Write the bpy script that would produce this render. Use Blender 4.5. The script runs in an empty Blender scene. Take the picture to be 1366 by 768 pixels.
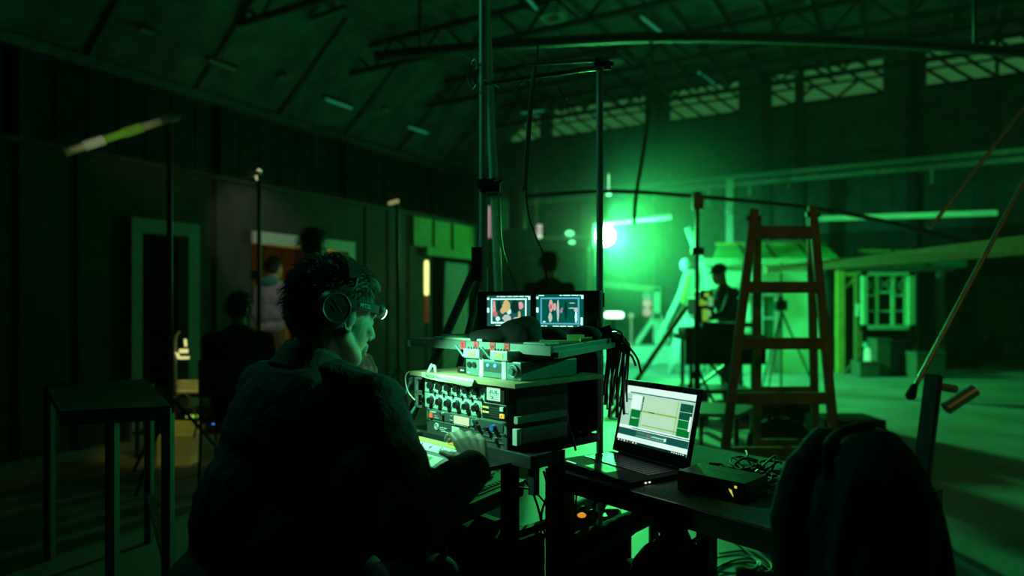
import bpy, bmesh, math, random
from mathutils import Vector, Matrix, noise
random.seed(7)
SC = bpy.context.scene
COL = SC.collection
V = Vector
rad = math.radians
# ------------------------------------------------------------------ camera, world, exposure
FPX, HZ, CZ = 900.0, 406.0, 1.25
cd = bpy.data.cameras.new('camera'); cam = bpy.data.objects.new('camera', cd); COL.objects.link(cam)
cam.location = (0, 0, CZ); cam.rotation_euler = (rad(90), 0, 0)
cd.sensor_width = 36; cd.lens = 36 * FPX / 1366; cd.shift_y = (HZ - 384) / 1366
cd.clip_start = .05; cd.clip_end = 200
cd.dof.use_dof = True; cd.dof.focus_distance = 1.95; cd.dof.aperture_fstop = 1.5
SC.camera = cam
SC.view_settings.view_transform = 'Standard'; SC.view_settings.look = 'None'
SC.view_settings.exposure = 0; SC.view_settings.gamma = 1; SC.view_settings.use_curve_mapping = False
SC.cycles.max_bounces = 5; SC.cycles.diffuse_bounces = 2; SC.cycles.glossy_bounces = 3
SC.cycles.volume_bounces = 0; SC.cycles.transmission_bounces = 4; SC.cycles.sample_clamp_indirect = 4
SC.cycles.caustics_reflective = False; SC.cycles.caustics_refractive = False
W = bpy.data.worlds.new('night'); SC.world = W; W.use_nodes = True
W.node_tree.nodes['Background'].inputs[0].default_value = (.25, 1, .6, 1)
W.node_tree.nodes['Background'].inputs[1].default_value = .0002

def P(px, py, d):
    return V(((px - 683) / FPX * d, d, CZ - (py - HZ) / FPX * d))
def PZ(px, py, z):
    return P(px, py, (CZ - z) * FPX / (py - HZ))

def lamp(name, kind, loc, power, col, size=.05, target=None, cone=None, blend=.5):
    l = bpy.data.lights.new(name, kind); l.energy = power; l.color = col
    if kind == 'AREA': l.size = size
    else: l.shadow_soft_size = size
    if kind == 'SPOT': l.spot_size = rad(cone or 60); l.spot_blend = blend
    o = bpy.data.objects.new(name, l); COL.objects.link(o); o.location = loc
    if target is not None:
        o.rotation_euler = (V(target) - V(loc)).to_track_quat('-Z', 'Y').to_euler()
    return o

HL_W = 18.0
HAZE = .0015   # thin haze everywhere, thickened around the flood lamp to strengthen its glow
PUFF = .10
PUFF_C, PUFF_R = (1.35, 11.0, 2.35), 3.9
LAMP = P(807, 315, 11.0)
GREEN = (.05, 1.0, .19)
lamp('green_glow_light', 'POINT', LAMP + V((.02, -.12, 0)), 55, GREEN, .05)
lamp('green_back_light', 'SPOT', LAMP + V((.05, .2, .1)), 900, (.05, 1.0, .33), .05, target=LAMP + V((.65, .9, -.6)), cone=118, blend=.9)
lamp('green_flood_light', 'SPOT', LAMP + V((.03, -.13, 0)), 1350, GREEN, .09, target=LAMP + V((.8, -.9, -.3)), cone=150, blend=.6)
# added fills over the set and behind the camera; a warm lamp in the doorway
lamp('set_fill_light', 'SPOT', (5.2, 9.2, 5.6), 120, (.06, 1.0, .12), .15, target=(5.6, 13.5, 0), cone=90, blend=.8)
lamp('green_side_light', 'SPOT', (-2.0, 3.0, 3.3), 30, (.07, 1.0, .50), .3, target=(.02, 2.3, 1.6), cone=84, blend=.9)  # unseen green lamp added to lift the racks and poles
lamp('warm_fill_light', 'SPOT', (3.6, -1.0, 3.6), 42, (1.0, .68, .10), .2, target=(2.6, 6.0, 1.4), cone=46, blend=.8)
lamp('door_fill_light', 'SPOT', (-2.1, 5.6, 3.3), 32, (1.0, 1.0, .88), .05, target=(-2.95, 8.0, 1.5), cone=34, blend=.7)  # unseen white spot added for the door header and the hoodie
lamp('green_up_light', 'SPOT', LAMP + V((.1, 0, .3)), 120, (.04, 1.0, .38), .05, target=LAMP + V((.9, -1.2, 1.9)), cone=112, blend=.8)
lamp('green_fill_light', 'SPOT', (4.2, 3.9, 2.4), 520, (.03, 1.0, .34), .08, target=(-.36, 1.72, 1.17), cone=9, blend=.9)  # added fill on the seated man's head, from an unseen source
lamp('doorway_work_light', 'POINT', (-2.2, 9.2, .9), 22, (1.0, .55, .04), .05)
lamp('gear_corner_light', 'SPOT', (-2.75, 5.15, 1.25), 3, (1.0, .85, .2), .03, target=(-2.75, 5.55, .6), cone=70, blend=.4)

# ------------------------------------------------------------------ materials
_m = {}
def M(name, col=(.5,.5,.5), rough=.6, metal=0, emit=None, es=1.0, var=.15, scale=12, bump=0, spec=None, alpha=None):
    if name in _m: return _m[name]
    m = bpy.data.materials.new(name); m.use_nodes = True; _m[name] = m
    nt = m.node_tree; b = nt.nodes['Principled BSDF']
    c = (*col, 1)
    b.inputs['Base Color'].default_value = c; b.inputs['Roughness'].default_value = rough
    b.inputs['Metallic'].default_value = metal
    if spec is not None: b.inputs['Specular IOR Level'].default_value = spec
    if emit:
        b.inputs['Emission Color'].default_value = (*emit, 1); b.inputs['Emission Strength'].default_value = es
    if var or bump:
        tc = nt.nodes.new('ShaderNodeTexCoord'); n = nt.nodes.new('ShaderNodeTexNoise')
        n.inputs['Scale'].default_value = scale; n.inputs['Detail'].default_value = 4
        nt.links.new(tc.outputs['Object'], n.inputs['Vector'])
        if var:
            r = nt.nodes.new('ShaderNodeValToRGB')
            r.color_ramp.elements[0].position = .3; r.color_ramp.elements[1].position = .7
            r.color_ramp.elements[0].color = (*[x * (1 - var) for x in col], 1)
            r.color_ramp.elements[1].color = (*[min(1, x * (1 + var)) for x in col], 1)
            nt.links.new(n.outputs['Fac'], r.inputs['Fac']); nt.links.new(r.outputs['Color'], b.inputs['Base Color'])
        if bump:
            bp = nt.nodes.new('ShaderNodeBump'); bp.inputs['Strength'].default_value = bump; bp.inputs['Distance'].default_value = .01
            nt.links.new(n.outputs['Fac'], bp.inputs['Height']); nt.links.new(bp.outputs['Normal'], b.inputs['Normal'])
    return m
concrete = M('concrete', (.30, .30, .29), .55, scale=1.4, var=.3, bump=.3, spec=.5)
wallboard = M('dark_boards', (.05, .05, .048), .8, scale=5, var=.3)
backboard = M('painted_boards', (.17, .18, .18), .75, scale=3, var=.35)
partboard = M('partition_boards', (.065, .055, .045), .85, scale=6, var=.3)
roofm = M('roof_deck', (.22, .23, .22), .8, scale=2, var=.4)
steel_dk = M('dark_steel', (.05, .055, .055), .5, .3)
steel = M('grey_steel', (.35, .37, .37), .42, .75)
chrome = M('bright_steel', (.6, .62, .62), .25, .95)
whitep = M('white_paint', (.75, .76, .74), .5, scale=4, var=.1)
palep = M('pale_paint', (.8, .8, .8), .7, scale=4, var=.12)
wood = M('pale_wood', (.45, .33, .2), .65, scale=9, var=.25)
wood_dk = M('brown_wood', (.21, .16, .05), .6, scale=9, var=.3)
yellowwood = M('yellow_wood', (.62, .5, .1), .6, scale=8, var=.2)
black = M('black_plastic', (.012, .013, .013), .45, var=0)
blackm = M('black_metal', (.02, .022, .022), .35, .4, var=0)
greyp = M('grey_plastic', (.16, .17, .17), .45)
rackm = M('rack_metal', (.26, .29, .28), .38, .55, scale=30, var=.15)
fabric = M('black_fabric', (.014, .015, .017), .9, scale=60, var=.3, bump=.3)
jacketm = M('dark_knit', (.05, .056, .062), .92, scale=90, var=.3, bump=.35)
jeansm = M('dark_denim', (.03, .035, .05), .9, scale=60, var=.2)
greyf = M('grey_fabric', (.42, .42, .45), .9, scale=14, var=.25, bump=.2)
skin = M('skin', (.48, .40, .33), .5, scale=25, var=.1)
hairm = M('hair', (.09, .08, .065), .75, scale=60, var=.3)
hairdk = M('dark_hair', (.03, .025, .02), .6)
rubber = M('rubber', (.015, .015, .015), .7, var=0)
glass_w = M('dark_glass', (.01, .012, .012), .08, spec=.8, var=0)
redtape = M('red_tape', (.95, .05, .08), .6, scale=40, var=.12)
whitet = M('white_tape', (.8, .82, .78), .6, scale=30, var=.08)
ink = M('ink', (.02, .02, .03), .6, var=0)
yellowt = M('yellow_tape', (.62, .85, .12), .6, scale=30, var=.15)
orange = M('orange_plastic', (.9, .22, .03), .4, emit=(1, .2, .03), es=.25, var=0)
yellow = M('yellow_plastic', (.75, .5, .05), .5)
def E(name, col, s): return M(name, tuple(min(1, x) * .3 for x in col), .4, emit=col, es=s, var=0)

# speckled carpet of the table top
carpet = M('speckled_carpet', (.6, .64, .62), .9, scale=200, var=.85, bump=.5)

# ------------------------------------------------------------------ mesh builder
class MB:
    def __init__(s, F=None):
        s.F = F if F is not None else Matrix(); s.v = []; s.f = []; s.mi = []; s.sm = []; s.m = 0; s.smooth = False
    def add(s, vs, fs, F=None):
        n = len(s.v); T = s.F @ F if F is not None else s.F
        s.v += [T @ V(p) for p in vs]
        for f in fs: s.f.append([n + i for i in f]); s.mi.append(s.m); s.sm.append(s.smooth)
        return s
    def mat(s, i): s.m = i; return s
    def box(s, c, d, F=None):
        x, y, z = (k / 2 for k in d); cx, cy, cz = c
        vs = [(cx+i*x, cy+j*y, cz+k*z) for i in (-1, 1) for j in (-1, 1) for k in (-1, 1)]
        return s.add(vs, [(0,1,3,2),(4,6,7,5),(0,4,5,1),(2,3,7,6),(0,2,6,4),(1,5,7,3)], F)
    def bx(s, a, b, F=None):
        return s.box([(p+q)/2 for p, q in zip(a, b)], [abs(q-p) for p, q in zip(a, b)], F)
    def cyl(s, a, b, r, r2=None, n=14, cap=True, smooth=True, F=None):
        a, b = V(a), V(b); r2 = r if r2 is None else r2
        q = (b - a).to_track_quat('Z', 'Y') if (b - a).length > 1e-9 else V((0,0,1)).to_track_quat('Z', 'Y')
        vs = []
        for i in range(n):
            t = 2*math.pi*i/n; e = V((math.cos(t), math.sin(t), 0))
            vs.append(a + q @ (e*r)); vs.append(b + q @ (e*r2))
        o = s.smooth; s.smooth = smooth
        s.add(vs, [(2*i, 2*((i+1)%n), 2*((i+1)%n)+1, 2*i+1) for i in range(n)], F)
        s.smooth = False
        if cap:
            s.add([vs[2*i] for i in range(n)], [tuple(range(n))[::-1]], F)
            s.add([vs[2*i+1] for i in range(n)], [tuple(range(n))], F)
        s.smooth = o
        return s
    def bar(s, a, b, w, h=None, up=(0,0,1)):
        """rectangular bar from a to b, w across, h along up"""
        h = w if h is None else h; a, b = V(a), V(b); d = (b-a).normalized(); u = V(up)
        if abs(d.dot(u)) > .95: u = V((1,0,0)) if abs(d.x) < .9 else V((0,1,0))
        x = d.cross(u).normalized(); u = x.cross(d).normalized()
        vs = [p + x*i*w/2 + u*j*h/2 for p in (a, b) for i in (-1, 1) for j in (-1, 1)]
        return s.add(vs, [(0,1,3,2),(4,6,7,5),(0,4,5,1),(2,3,7,6),(0,2,6,4),(1,5,7,3)])
    def caps(s, a, b, r, r2=None, n=14, k=5):
        """round-ended tapered limb"""
        a, b = V(a), V(b); r2 = r if r2 is None else r2; d = b - a; L = d.length
        q = d.to_track_quat('Z', 'Y') if L > 1e-9 else V((0,0,1)).to_track_quat('Z', 'Y')
        rings = [(-math.cos(math.pi/2*i/k)*r, math.sin(math.pi/2*i/k)*r) for i in range(1, k+1)]
        rings += [(L + math.sin(math.pi/2*i/k)*r2, math.cos(math.pi/2*i/k)*r2) for i in range(0, k)]
        vs = [a + q @ V((0,0,-r))]
        for z, rr in rings:
            vs += [a + q @ V((math.cos(2*math.pi*i/n)*rr, math.sin(2*math.pi*i/n)*rr, z)) for i in range(n)]
        vs.append(a + q @ V((0,0,L+r2)))
        fs = [(0, 1+(i+1)%n, 1+i) for i in range(n)]
        R = len(rings)
        for j in range(R-1):
            for i in range(n): fs.append((1+j*n+i, 1+j*n+(i+1)%n, 1+(j+1)*n+(i+1)%n, 1+(j+1)*n+i))
        e = len(vs)-1
        fs += [(e, 1+(R-1)*n+i, 1+(R-1)*n+(i+1)%n) for i in range(n)]
        o = s.smooth; s.smooth = True; s.add(vs, fs); s.smooth = o
        return s
    def ell(s, c, r, F=None, n=20, m=12):
        """ellipsoid; F rotates about c"""
        c = V(c); R = F or Matrix()
        vs = [c + R @ V((0,0,-r[2]))]
        for j in range(1, m):
            ph = -math.pi/2 + math.pi*j/m
            vs += [c + R @ V((r[0]*math.cos(ph)*math.cos(2*math.pi*i/n), r[1]*math.cos(ph)*math.sin(2*math.pi*i/n), r[2]*math.sin(ph))) for i in range(n)]
        vs.append(c + R @ V((0,0,r[2])))
        fs = [(0, 1+(i+1)%n, 1+i) for i in range(n)]
        for j in range(m-2):
            for i in range(n): fs.append((1+j*n+i, 1+j*n+(i+1)%n, 1+(j+1)*n+(i+1)%n, 1+(j+1)*n+i))
        e = len(vs)-1; fs += [(e, 1+(m-2)*n+i, 1+(m-2)*n+(i+1)%n) for i in range(n)]
        o = s.smooth; s.smooth = True; s.add(vs, fs); s.smooth = o
        return s
    def tube(s, pts, r, n=8, sub=6, r2=None):
        pts = smooth_path(pts, sub); r2 = r if r2 is None else r2
        vs = []; N = len(pts); up = V((0,0,1)); prev = None
        for i, p in enumerate(pts):
            d = (pts[min(i+1, N-1)] - pts[max(i-1, 0)]).normalized()
            x = prev - d*prev.dot(d) if prev is not None else d.cross(up)
            if x.length < 1e-4: x = d.cross(V((1,0,0)))
            x.normalize(); prev = x; y = d.cross(x); rr = r + (r2-r)*i/max(1, N-1)
            vs += [p + x*math.cos(2*math.pi*k/n)*rr + y*math.sin(2*math.pi*k/n)*rr for k in range(n)]
        fs = [(i*n+k, i*n+(k+1)%n, (i+1)*n+(k+1)%n, (i+1)*n+k) for i in range(N-1) for k in range(n)]
        fs += [tuple(range(n))[::-1], tuple((N-1)*n+k for k in range(n))]
        o = s.smooth; s.smooth = True; s.add(vs, fs); s.smooth = o
        return s
    def torus(s, c, R, r, ax=(0,0,1), n=24, k=8, sx=1, sy=1):
        c = V(c); q = V(ax).to_track_quat('Z', 'Y'); vs = []
        for i in range(n):
            t = 2*math.pi*i/n
            for j in range(k):
                u = 2*math.pi*j/k
                vs.append(c + q @ V(((R+r*math.cos(u))*math.cos(t)*sx, (R+r*math.cos(u))*math.sin(t)*sy, r*math.sin(u))))
        o = s.smooth; s.smooth = True
        s.add(vs, [(i*k+j, ((i+1)%n)*k+j, ((i+1)%n)*k+(j+1)%k, i*k+(j+1)%k) for i in range(n) for j in range(k)]); s.smooth = o
        return s
    def prism(s, poly, off):
        """planar polygon extruded by vector off"""
        off = V(off); n = len(poly); vs = [V(p) for p in poly] + [V(p)+off for p in poly]
        return s.add(vs, [tuple(range(n))[::-1], tuple(range(n, 2*n))] + [(i, (i+1)%n, n+(i+1)%n, n+i) for i in range(n)])
    def build(s, name, mats, parent=None, bevel=0, label=None, mods=None):
        me = bpy.data.meshes.new(name); ob = bpy.data.objects.new(name, me); COL.objects.link(ob)
        if parent is not None:
            Mi = root_matrix(parent).inverted(); ob.parent = parent
        else:
            xs = [p.x for p in s.v]; ys = [p.y for p in s.v]; zs = [p.z for p in s.v]
            T = Matrix.Translation(((min(xs)+max(xs))/2, (min(ys)+max(ys))/2, min(zs)))
            ob.matrix_basis = T; Mi = T.inverted()
        me.from_pydata([tuple(Mi @ p) for p in s.v], [], s.f)
        for m in (mats if isinstance(mats, (list, tuple)) else [mats]): me.materials.append(m)
        me.polygons.foreach_set('material_index', s.mi); me.polygons.foreach_set('use_smooth', s.sm)
        me.validate(); bm = bmesh.new(); bm.from_mesh(me); bmesh.ops.recalc_face_normals(bm, faces=bm.faces); bm.to_mesh(me); bm.free()
        me.update()
        if bevel:
            b = ob.modifiers.new('bevel', 'BEVEL'); b.width = bevel; b.segments = 2; b.limit_method = 'ANGLE'; b.angle_limit = rad(50)
        if label: ob['label'] = label
        return ob
def smooth_path(pts, sub):
    pts = [V(p) for p in pts]
    if len(pts) < 3 or sub < 2: return pts
    out = []
    for i in range(len(pts)-1):
        p0 = pts[max(i-1, 0)]; p1 = pts[i]; p2 = pts[i+1]; p3 = pts[min(i+2, len(pts)-1)]
        for k in range(sub):
            t = k/sub
            out.append(.5*((2*p1) + (p2-p0)*t + (2*p0-5*p1+4*p2-p3)*t*t + (3*p1-p0-3*p2+p3)*t**3))
    out.append(pts[-1]); return out
def root_matrix(o):
    m = o.matrix_basis.copy()
    while o.parent is not None: o = o.parent; m = o.matrix_basis @ m
    return m
def tag(o, label, cat, group=None, kind=None):
    if label: o['label'] = label
    if cat: o['category'] = cat
    if group: o['group'] = group
    if kind: o['kind'] = kind
    return o
def thing(name, label, cat, loc=(0,0,0), rz=0, group=None):
    o = bpy.data.objects.new(name, None); COL.objects.link(o); o.empty_display_size = .1
    o.matrix_basis = Matrix.Translation(V(loc)) @ Matrix.Rotation(rz, 4, 'Z')
    return tag(o, label, cat, group)
def struct(mb, name, mats, label=None, bevel=0):
    o = mb.build(name, mats, bevel=bevel); o['kind'] = 'structure'
    if label: o['label'] = label
    return o
def dup(root, mat, label, group=None):
    def rec(o, par):
        c = o.copy(); COL.objects.link(c); c.parent = par
        for ch in [x for x in root_children if x.parent == o]: rec(ch, c)
        return c
    root_children = list(root.children_recursive)
    r = rec(root, None); r.matrix_basis = mat; r['label'] = label
    if group: r['group'] = group
    return r
def FR(o, rz=0, rx=0, ry=0):
    return Matrix.Translation(V(o)) @ Matrix.Rotation(rz, 4, 'Z') @ Matrix.Rotation(rx, 4, 'X') @ Matrix.Rotation(ry, 4, 'Y')
def lettering(text, F, size, mat, parent, depth=.0004, name='lettering', align='CENTER'):
    """flat raised letters; F: x along text, y up the text, z out of the surface"""
    c = bpy.data.curves.new('t', 'FONT'); c.body = text; c.size = size; c.extrude = depth; c.align_x = align; c.align_y = 'CENTER'; c.resolution_u = 3
    o = bpy.data.objects.new('t', c); COL.objects.link(o)
    me = bpy.data.meshes.new_from_object(o.evaluated_get(bpy.context.evaluated_depsgraph_get()))
    bpy.data.objects.remove(o); me.name = name
    me.transform(root_matrix(parent).inverted() @ F)
    me.materials.clear(); me.materials.append(mat)
    ob = bpy.data.objects.new(name, me); COL.objects.link(ob); ob.parent = parent
    return ob
def frame_from(o, x, y):
    x = V(x).normalized(); z = x.cross(V(y)).normalized(); y = z.cross(x)
    m = Matrix((x, y, z)).transposed().to_4x4(); m.translation = V(o); return m
# ================================================================== the hall
UA = rad(-29.8)
ROOM = FR((-1.15, 21.7, 0), UA)           # x along the end wall, -y along the long wall towards the camera
def R(x, y, z=0): return ROOM @ V((x, y, z))
def rb(px):                                # where a column of the photo meets the end wall
    k = (px-683)/FPX; return (21.7*k+1.15)/(.868+.497*k)
mb = MB(ROOM); mb.bx((-.3, -27, -.2), (22, .3, 0)); struct(mb, 'floor', concrete, 'smooth grey concrete floor of the hall')
# outer long wall
mb = MB(ROOM); mb.bx((-.3, -27, 0), (0, .3, 5.6))
for i in range(54): mb.bx((0, -27+i*.5, 0), (.03, -27+i*.5+.06, 5.6))
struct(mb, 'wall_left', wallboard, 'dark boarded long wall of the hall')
mb = MB(ROOM); mb.bx((.03, -27, 5.17), (.22, 0, 5.33)); struct(mb, 'trim_1', steel, 'pale eaves beam along the long wall')
for i, y in enumerate((-2.5, -6.0, -9.5, -13, -17)):
    mb = MB(ROOM); mb.bx((.03, y-.08, 0), (.2, y+.08, 5.17)); struct(mb, 'trim_%d' % (i+20), steel_dk, 'steel wall column of the long wall')
# end wall with clerestory band
mb = MB(ROOM)
mb.bx((-.3, 0, 0), (22, .3, 6.25)); mb.bx((-.3, 0, 7.15), (22, .3, 7.6))
segs = [(.9, 2.3), (2.68, 5.61), (6.31, 8.15), (8.97, 11.46), (12.35, 15.0)]
edges = [-.3] + [v for s_ in segs for v in s_] + [22]
for i in range(0, len(edges), 2): mb.bx((edges[i], 0, 6.25), (edges[i+1], .3, 7.15))
x = 0
while x < 18:
    w = random.choice((.28, .34, .42, .5)); mb.bx((x, -.025, 0), (x+.05, 0, 6.2)); x += w
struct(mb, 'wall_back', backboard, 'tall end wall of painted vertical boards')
for i, x in enumerate((6.1, 8.87, 9.65, 12.05)):
    mb = MB(ROOM); mb.bx((x-.1, -.25, 0), (x+.1, -.03, 7.1)); struct(mb, 'trim_%d' % (i+30), steel_dk, 'dark steel column of the end wall')
mb = MB(ROOM); mb.bx((0, -.14, 2.75), (6.0, -.03, 2.9)); struct(mb, 'trim_34', steel_dk, 'horizontal rail on the end wall')
# pale smooth panels let into the end wall
mb = MB(ROOM); mb.bx((10.0, -.06, 1.9), (16.5, -.03, 3.0)); struct(mb, 'trim_35', wallboard, 'dark horizontal panel band on the end wall')
for n_, (a, b) in enumerate(segs):
    root = bpy.data.objects.new('window_%d' % (n_+1), None); COL.objects.link(root); root['kind'] = 'structure'
    root.matrix_basis = ROOM @ Matrix.Translation((a, 0, 6.25))
    mb = MB(ROOM); mb.bx((a, .16, 6.25), (b, .2, 7.15)); mb.build('pane', M('pane_glow', (.72, .8, .72), .5, emit=(.10, .55, .13), es=.17, var=.35, scale=2.5), root)  # lamp light on the panes is put in as a faint green glow
    mb = MB(ROOM)
    h = 6.85 if n_ > 2 else 7.1
    mb.bx((a, -.05, 6.22), (b, .02, 6.30)); mb.bx((a, -.05, 7.08), (b, .02, 7.16)); mb.bx((a, -.04, 6.64), (b, .0, 6.69))
    k = int((b-a)/.42); st = (b-a)/k
    for i in range(k):
        p = [R(a+i*st, -.02, 6.28), R(a+(i+1)*st, -.02, 6.66), R(a+i*st, -.02, 6.68), R(a+(i+1)*st, -.02, 7.1)]
        m2 = MB(); 
        if n_ == 3:
            q = (p[0], p[1]) if i % 2 else (R(a+(i+1)*st, -.02, 6.28), R(a+i*st, -.02, 6.66))
        else: q = (R(a+(i+1)*st, -.02, 6.28), R(a+i*st, -.02, 6.66))
        for u_, w_ in (q, (R(a+(i+1)*st, -.02, 6.68), R(a+i*st, -.02, 7.1))):
            m2.bar(u_, w_, .06, .06)
        mb.v += [v for v in m2.v]; n0 = len(mb.v)-len(m2.v)
        for f in m2.f: mb.f.append([n0+j for j in f]); mb.mi.append(0); mb.sm.append(False)
    mb.build('window_frame', steel_dk, root)
# roof: a slope over the long wall, then flat
def rz(x): return 5.4 + x*.85 if x < 2.1 else 7.185
mb = MB(ROOM)
mb.prism([(-.3, -27, 5.15), (2.1, -27, 7.19), (22, -27, 7.19), (22, -27, 7.35), (2.0, -27, 7.35), (-.3, -27, 5.4)], (0, 27.3, 0))
struct(mb, 'ceiling', roofm, 'underside of the hall roof')
for i in range(21):
    x = 2.3 + i*.8
    mb = MB(ROOM); mb.bx((x-.04, -24, 6.98), (x+.04, -.05, 7.18)); o = struct(mb, 'ceiling_joist', roofm, None); o['group'] = 'roof joists'
def lattice(y, z0, z1, x0, x1, step, name, mt, w=.09):
    mb = MB(ROOM); mb.bx((x0, y-w/2, z0), (x1, y+w/2, z0+w)); mb.bx((x0, y-w/2, z1-w), (x1, y+w/2, z1))
    n = int((x1-x0)/step); st = (x1-x0)/n
    m2 = MB()
    for k in range(n):
        a = R(x0+k*st, y, z0 if k % 2 else z1); b = R(x0+(k+1)*st, y, z1 if k % 2 else z0); m2.bar(a, b, w*.55, w*.55)
    n0 = len(mb.v); mb.v += m2.v
    for f in m2.f: mb.f.append([n0+j for j in f]); mb.mi.append(0); mb.sm.append(False)
    o = struct(mb, name, mt, None); o['group'] = 'roof trusses'; return o
for y in (-1.6, -4.2, -7, -10, -13, -16): lattice(y, 6.35, 6.97, 1.2, 20, .62, 'roof_truss', steel_dk)
# purlins on the sloping part
for y in range(-24, 0, 2):
    mb = MB(); mb.bar(R(.05, y, 5.38), R(2.05, y, 7.08), .08, .12); o = struct(mb, 'roof_rafter', roofm, None); o['group'] = 'roof rafters'
# lamps and tubes fixed under the roof
def roof_pt(px, py, z): return PZ(px, py, z)
def roof_hit(px, py):
    d = .5
    while d < 40:
        p = P(px, py, d); q = ROOM.inverted() @ p
        lim = (5.32 + q.x*.85 if q.x < 2.0 else 6.93)
        if q.z > lim: return P(px, py, d-.12)
        d += .05
    return P(px, py, 15)
tubes = [(434,132,470,145,'unlit tube fitting glowing green under the dark roof slope, nearest the hanging pole'), (544,169,571,178,'short unlit tube fitting near the far end of the eaves beam'),
         (694,151,733,147,'pale tube fitting under the roof between the two tall cart poles'), (855,22,884,45,'slanting pale tube fitting above the bent pipe'),
         (931,96,953,112,'short pale tube fitting beside the small round lamp over the end wall'), (1155,77,1214,68,'long dull tube fitting over the dark part of the end wall'),
         (277,80,316,94,'dim brownish tube fitting in the darkest part of the roof'), (416,28,461,12,'faint tube fitting high over the long wall'), (184,40,205,44,'faint short tube fitting in the far dark roof corner'), (702,-4,716,12,'bright slanting strip next to the square roof lamp')]
tubem = M('roof_tube_glow', (.85, .87, .85), .35, emit=(.03, .5, .22), es=.22, var=0)  # tubes are off; green light reflected in them is added as a glow
tubedim = M('tube_grey', (.6, .6, .55), .4, var=0)
for i, (a, b, c, d, lab) in enumerate(tubes):
    p, q = roof_hit(a, b), roof_hit(c, d)
    if (p-q).length > 1.6: q = p + (q-p).normalized()*1.6
    t = thing('tube_light_fitting', lab, 'ceiling light', (p+q)/2)
    x = (q-p).normalized()
    m = MB(); m.bar(p+V((0,0,.05)), q+V((0,0,.05)), .09, .05); m.build('housing', steel_dk, t)
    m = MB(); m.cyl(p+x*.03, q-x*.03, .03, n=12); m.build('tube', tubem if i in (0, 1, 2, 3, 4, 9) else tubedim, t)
    m = MB(); m.cyl((p+q)/2+V((0,0,.07)), (p+q)/2+V((0,0,.35)), .012, n=8); m.build('hanger', steel_dk, t)
for i, (a, b, r, lab) in enumerate([(513,149,.12,'small round roof lamp between the two tube fittings over the slope'), (820,83,.22,'round pale roof lamp beside the top of the single tall pole'), (1058,98,.16,'small round roof lamp over the window row'), (380,106,.15,'faint round lamp over the eaves beam')]):
    p = roof_hit(a, b); t = thing('round_roof_lamp', lab, 'ceiling lamp', p)
    m = MB(); m.cyl(p, p+V((0,0,.05)), r, r*.8, n=20); m.build('lamp_shade', whitep if i < 3 else tubedim, t)
    m = MB(); m.cyl(p+V((0,0,.05)), p+V((0,0,.35)), .02, n=8); m.build('stem', steel_dk, t)
p = roof_hit(738, 18); t = thing('square_roof_lamp', 'square white high-bay lamp housing under the roof', 'ceiling lamp', p, UA)
F = FR(p, UA)
m = MB(F); 
for s_ in (-1, 1): m.bx((s_*.19-.03, -.22, -.1), (s_*.19+.03, .22, .12)); m.bx((-.22, s_*.19-.03, -.1), (.22, s_*.19+.03, .12))
m.build('housing', M('lamp_housing', (.8, .82, .7), .5, var=.1), t)
m = MB(F); m.bx((-.17, -.17, .0), (.17, .17, .03)); m.build('diffuser', greyp, t)
m = MB(F); m.cyl((0,0,.03), (0,0,.45), .03); m.build('stem', steel_dk, t)

# big curved pipe under the roof and catwalk rails
m = MB(); m.tube([P(500, 75, 6.6), P(640, 62, 6.6), P(860, 50, 6.6), P(1060, 52, 6.6), P(1258, 62, 6.6), P(1480, 80, 6.6)], .05, n=12)
m.tube([P(560, 66, 6.6), P(560, -60, 6.6)], .015, n=8); m.tube([P(1300, 66, 6.6), P(1300, -60, 6.6)], .015, n=8)
o = m.build('bent_pipe', steel_dk); tag(o, 'long bent dark pipe hanging across under the roof', 'pipe')
A_, B_ = P(640, 268, 18.6), P(1380, 199, 12.8)
dr = (B_-A_).normalized()
t = thing('catwalk_rail', 'pale double steel rail running across in front of the end wall', 'rail', A_)
for dz, nm in ((0, 'upper_rail'), (-.17, 'lower_rail')):
    m = MB(); m.bar(A_+V((0,0,dz)), B_+V((0,0,dz)), .09, .1); m.build(nm, M('galvanised', (.55, .57, .55), .5, .2), t)
for k in range(14):
    p = A_ + dr*(.4+k*.72); m = MB(); m.bar(p, p-V((0,0,.2)), .03); m.build('rail_spacer', steel, t)
for px, ln in ((945, .42), (1052, .16), (1000, .25), (873, .25), (1243, .3)):
    k = (px-640)/(1380-640); p = A_ + (B_-A_)*(k*18.6/(18.6+(12.8-18.6)*(1-k)) if False else k)
    # solve for the point of the rail seen at that column
    s0, s1 = 0., 1.
    for _ in range(30):
        sm_ = (s0+s1)/2; c = A_+(B_-A_)*sm_
        if c.x/c.y*FPX+683 < px: s0 = sm_
        else: s1 = sm_
    c = A_+(B_-A_)*s0
    m = MB(); m.cyl(c-V((0,0,.2)), c-V((0,0,.2+ln)), .03, n=8); m.build('hanging_clamp', whitep, t)
for px in (655, 1330):
    s0, s1 = 0., 1.
    for _ in range(30):
        sm_ = (s0+s1)/2; c = A_+(B_-A_)*sm_
        if c.x/c.y*FPX+683 < px: s0 = sm_
        else: s1 = sm_
    m = MB(); m.bar(c, V((c.x, c.y, 6.4)), .05); m.build('hanger', steel_dk, t)
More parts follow.
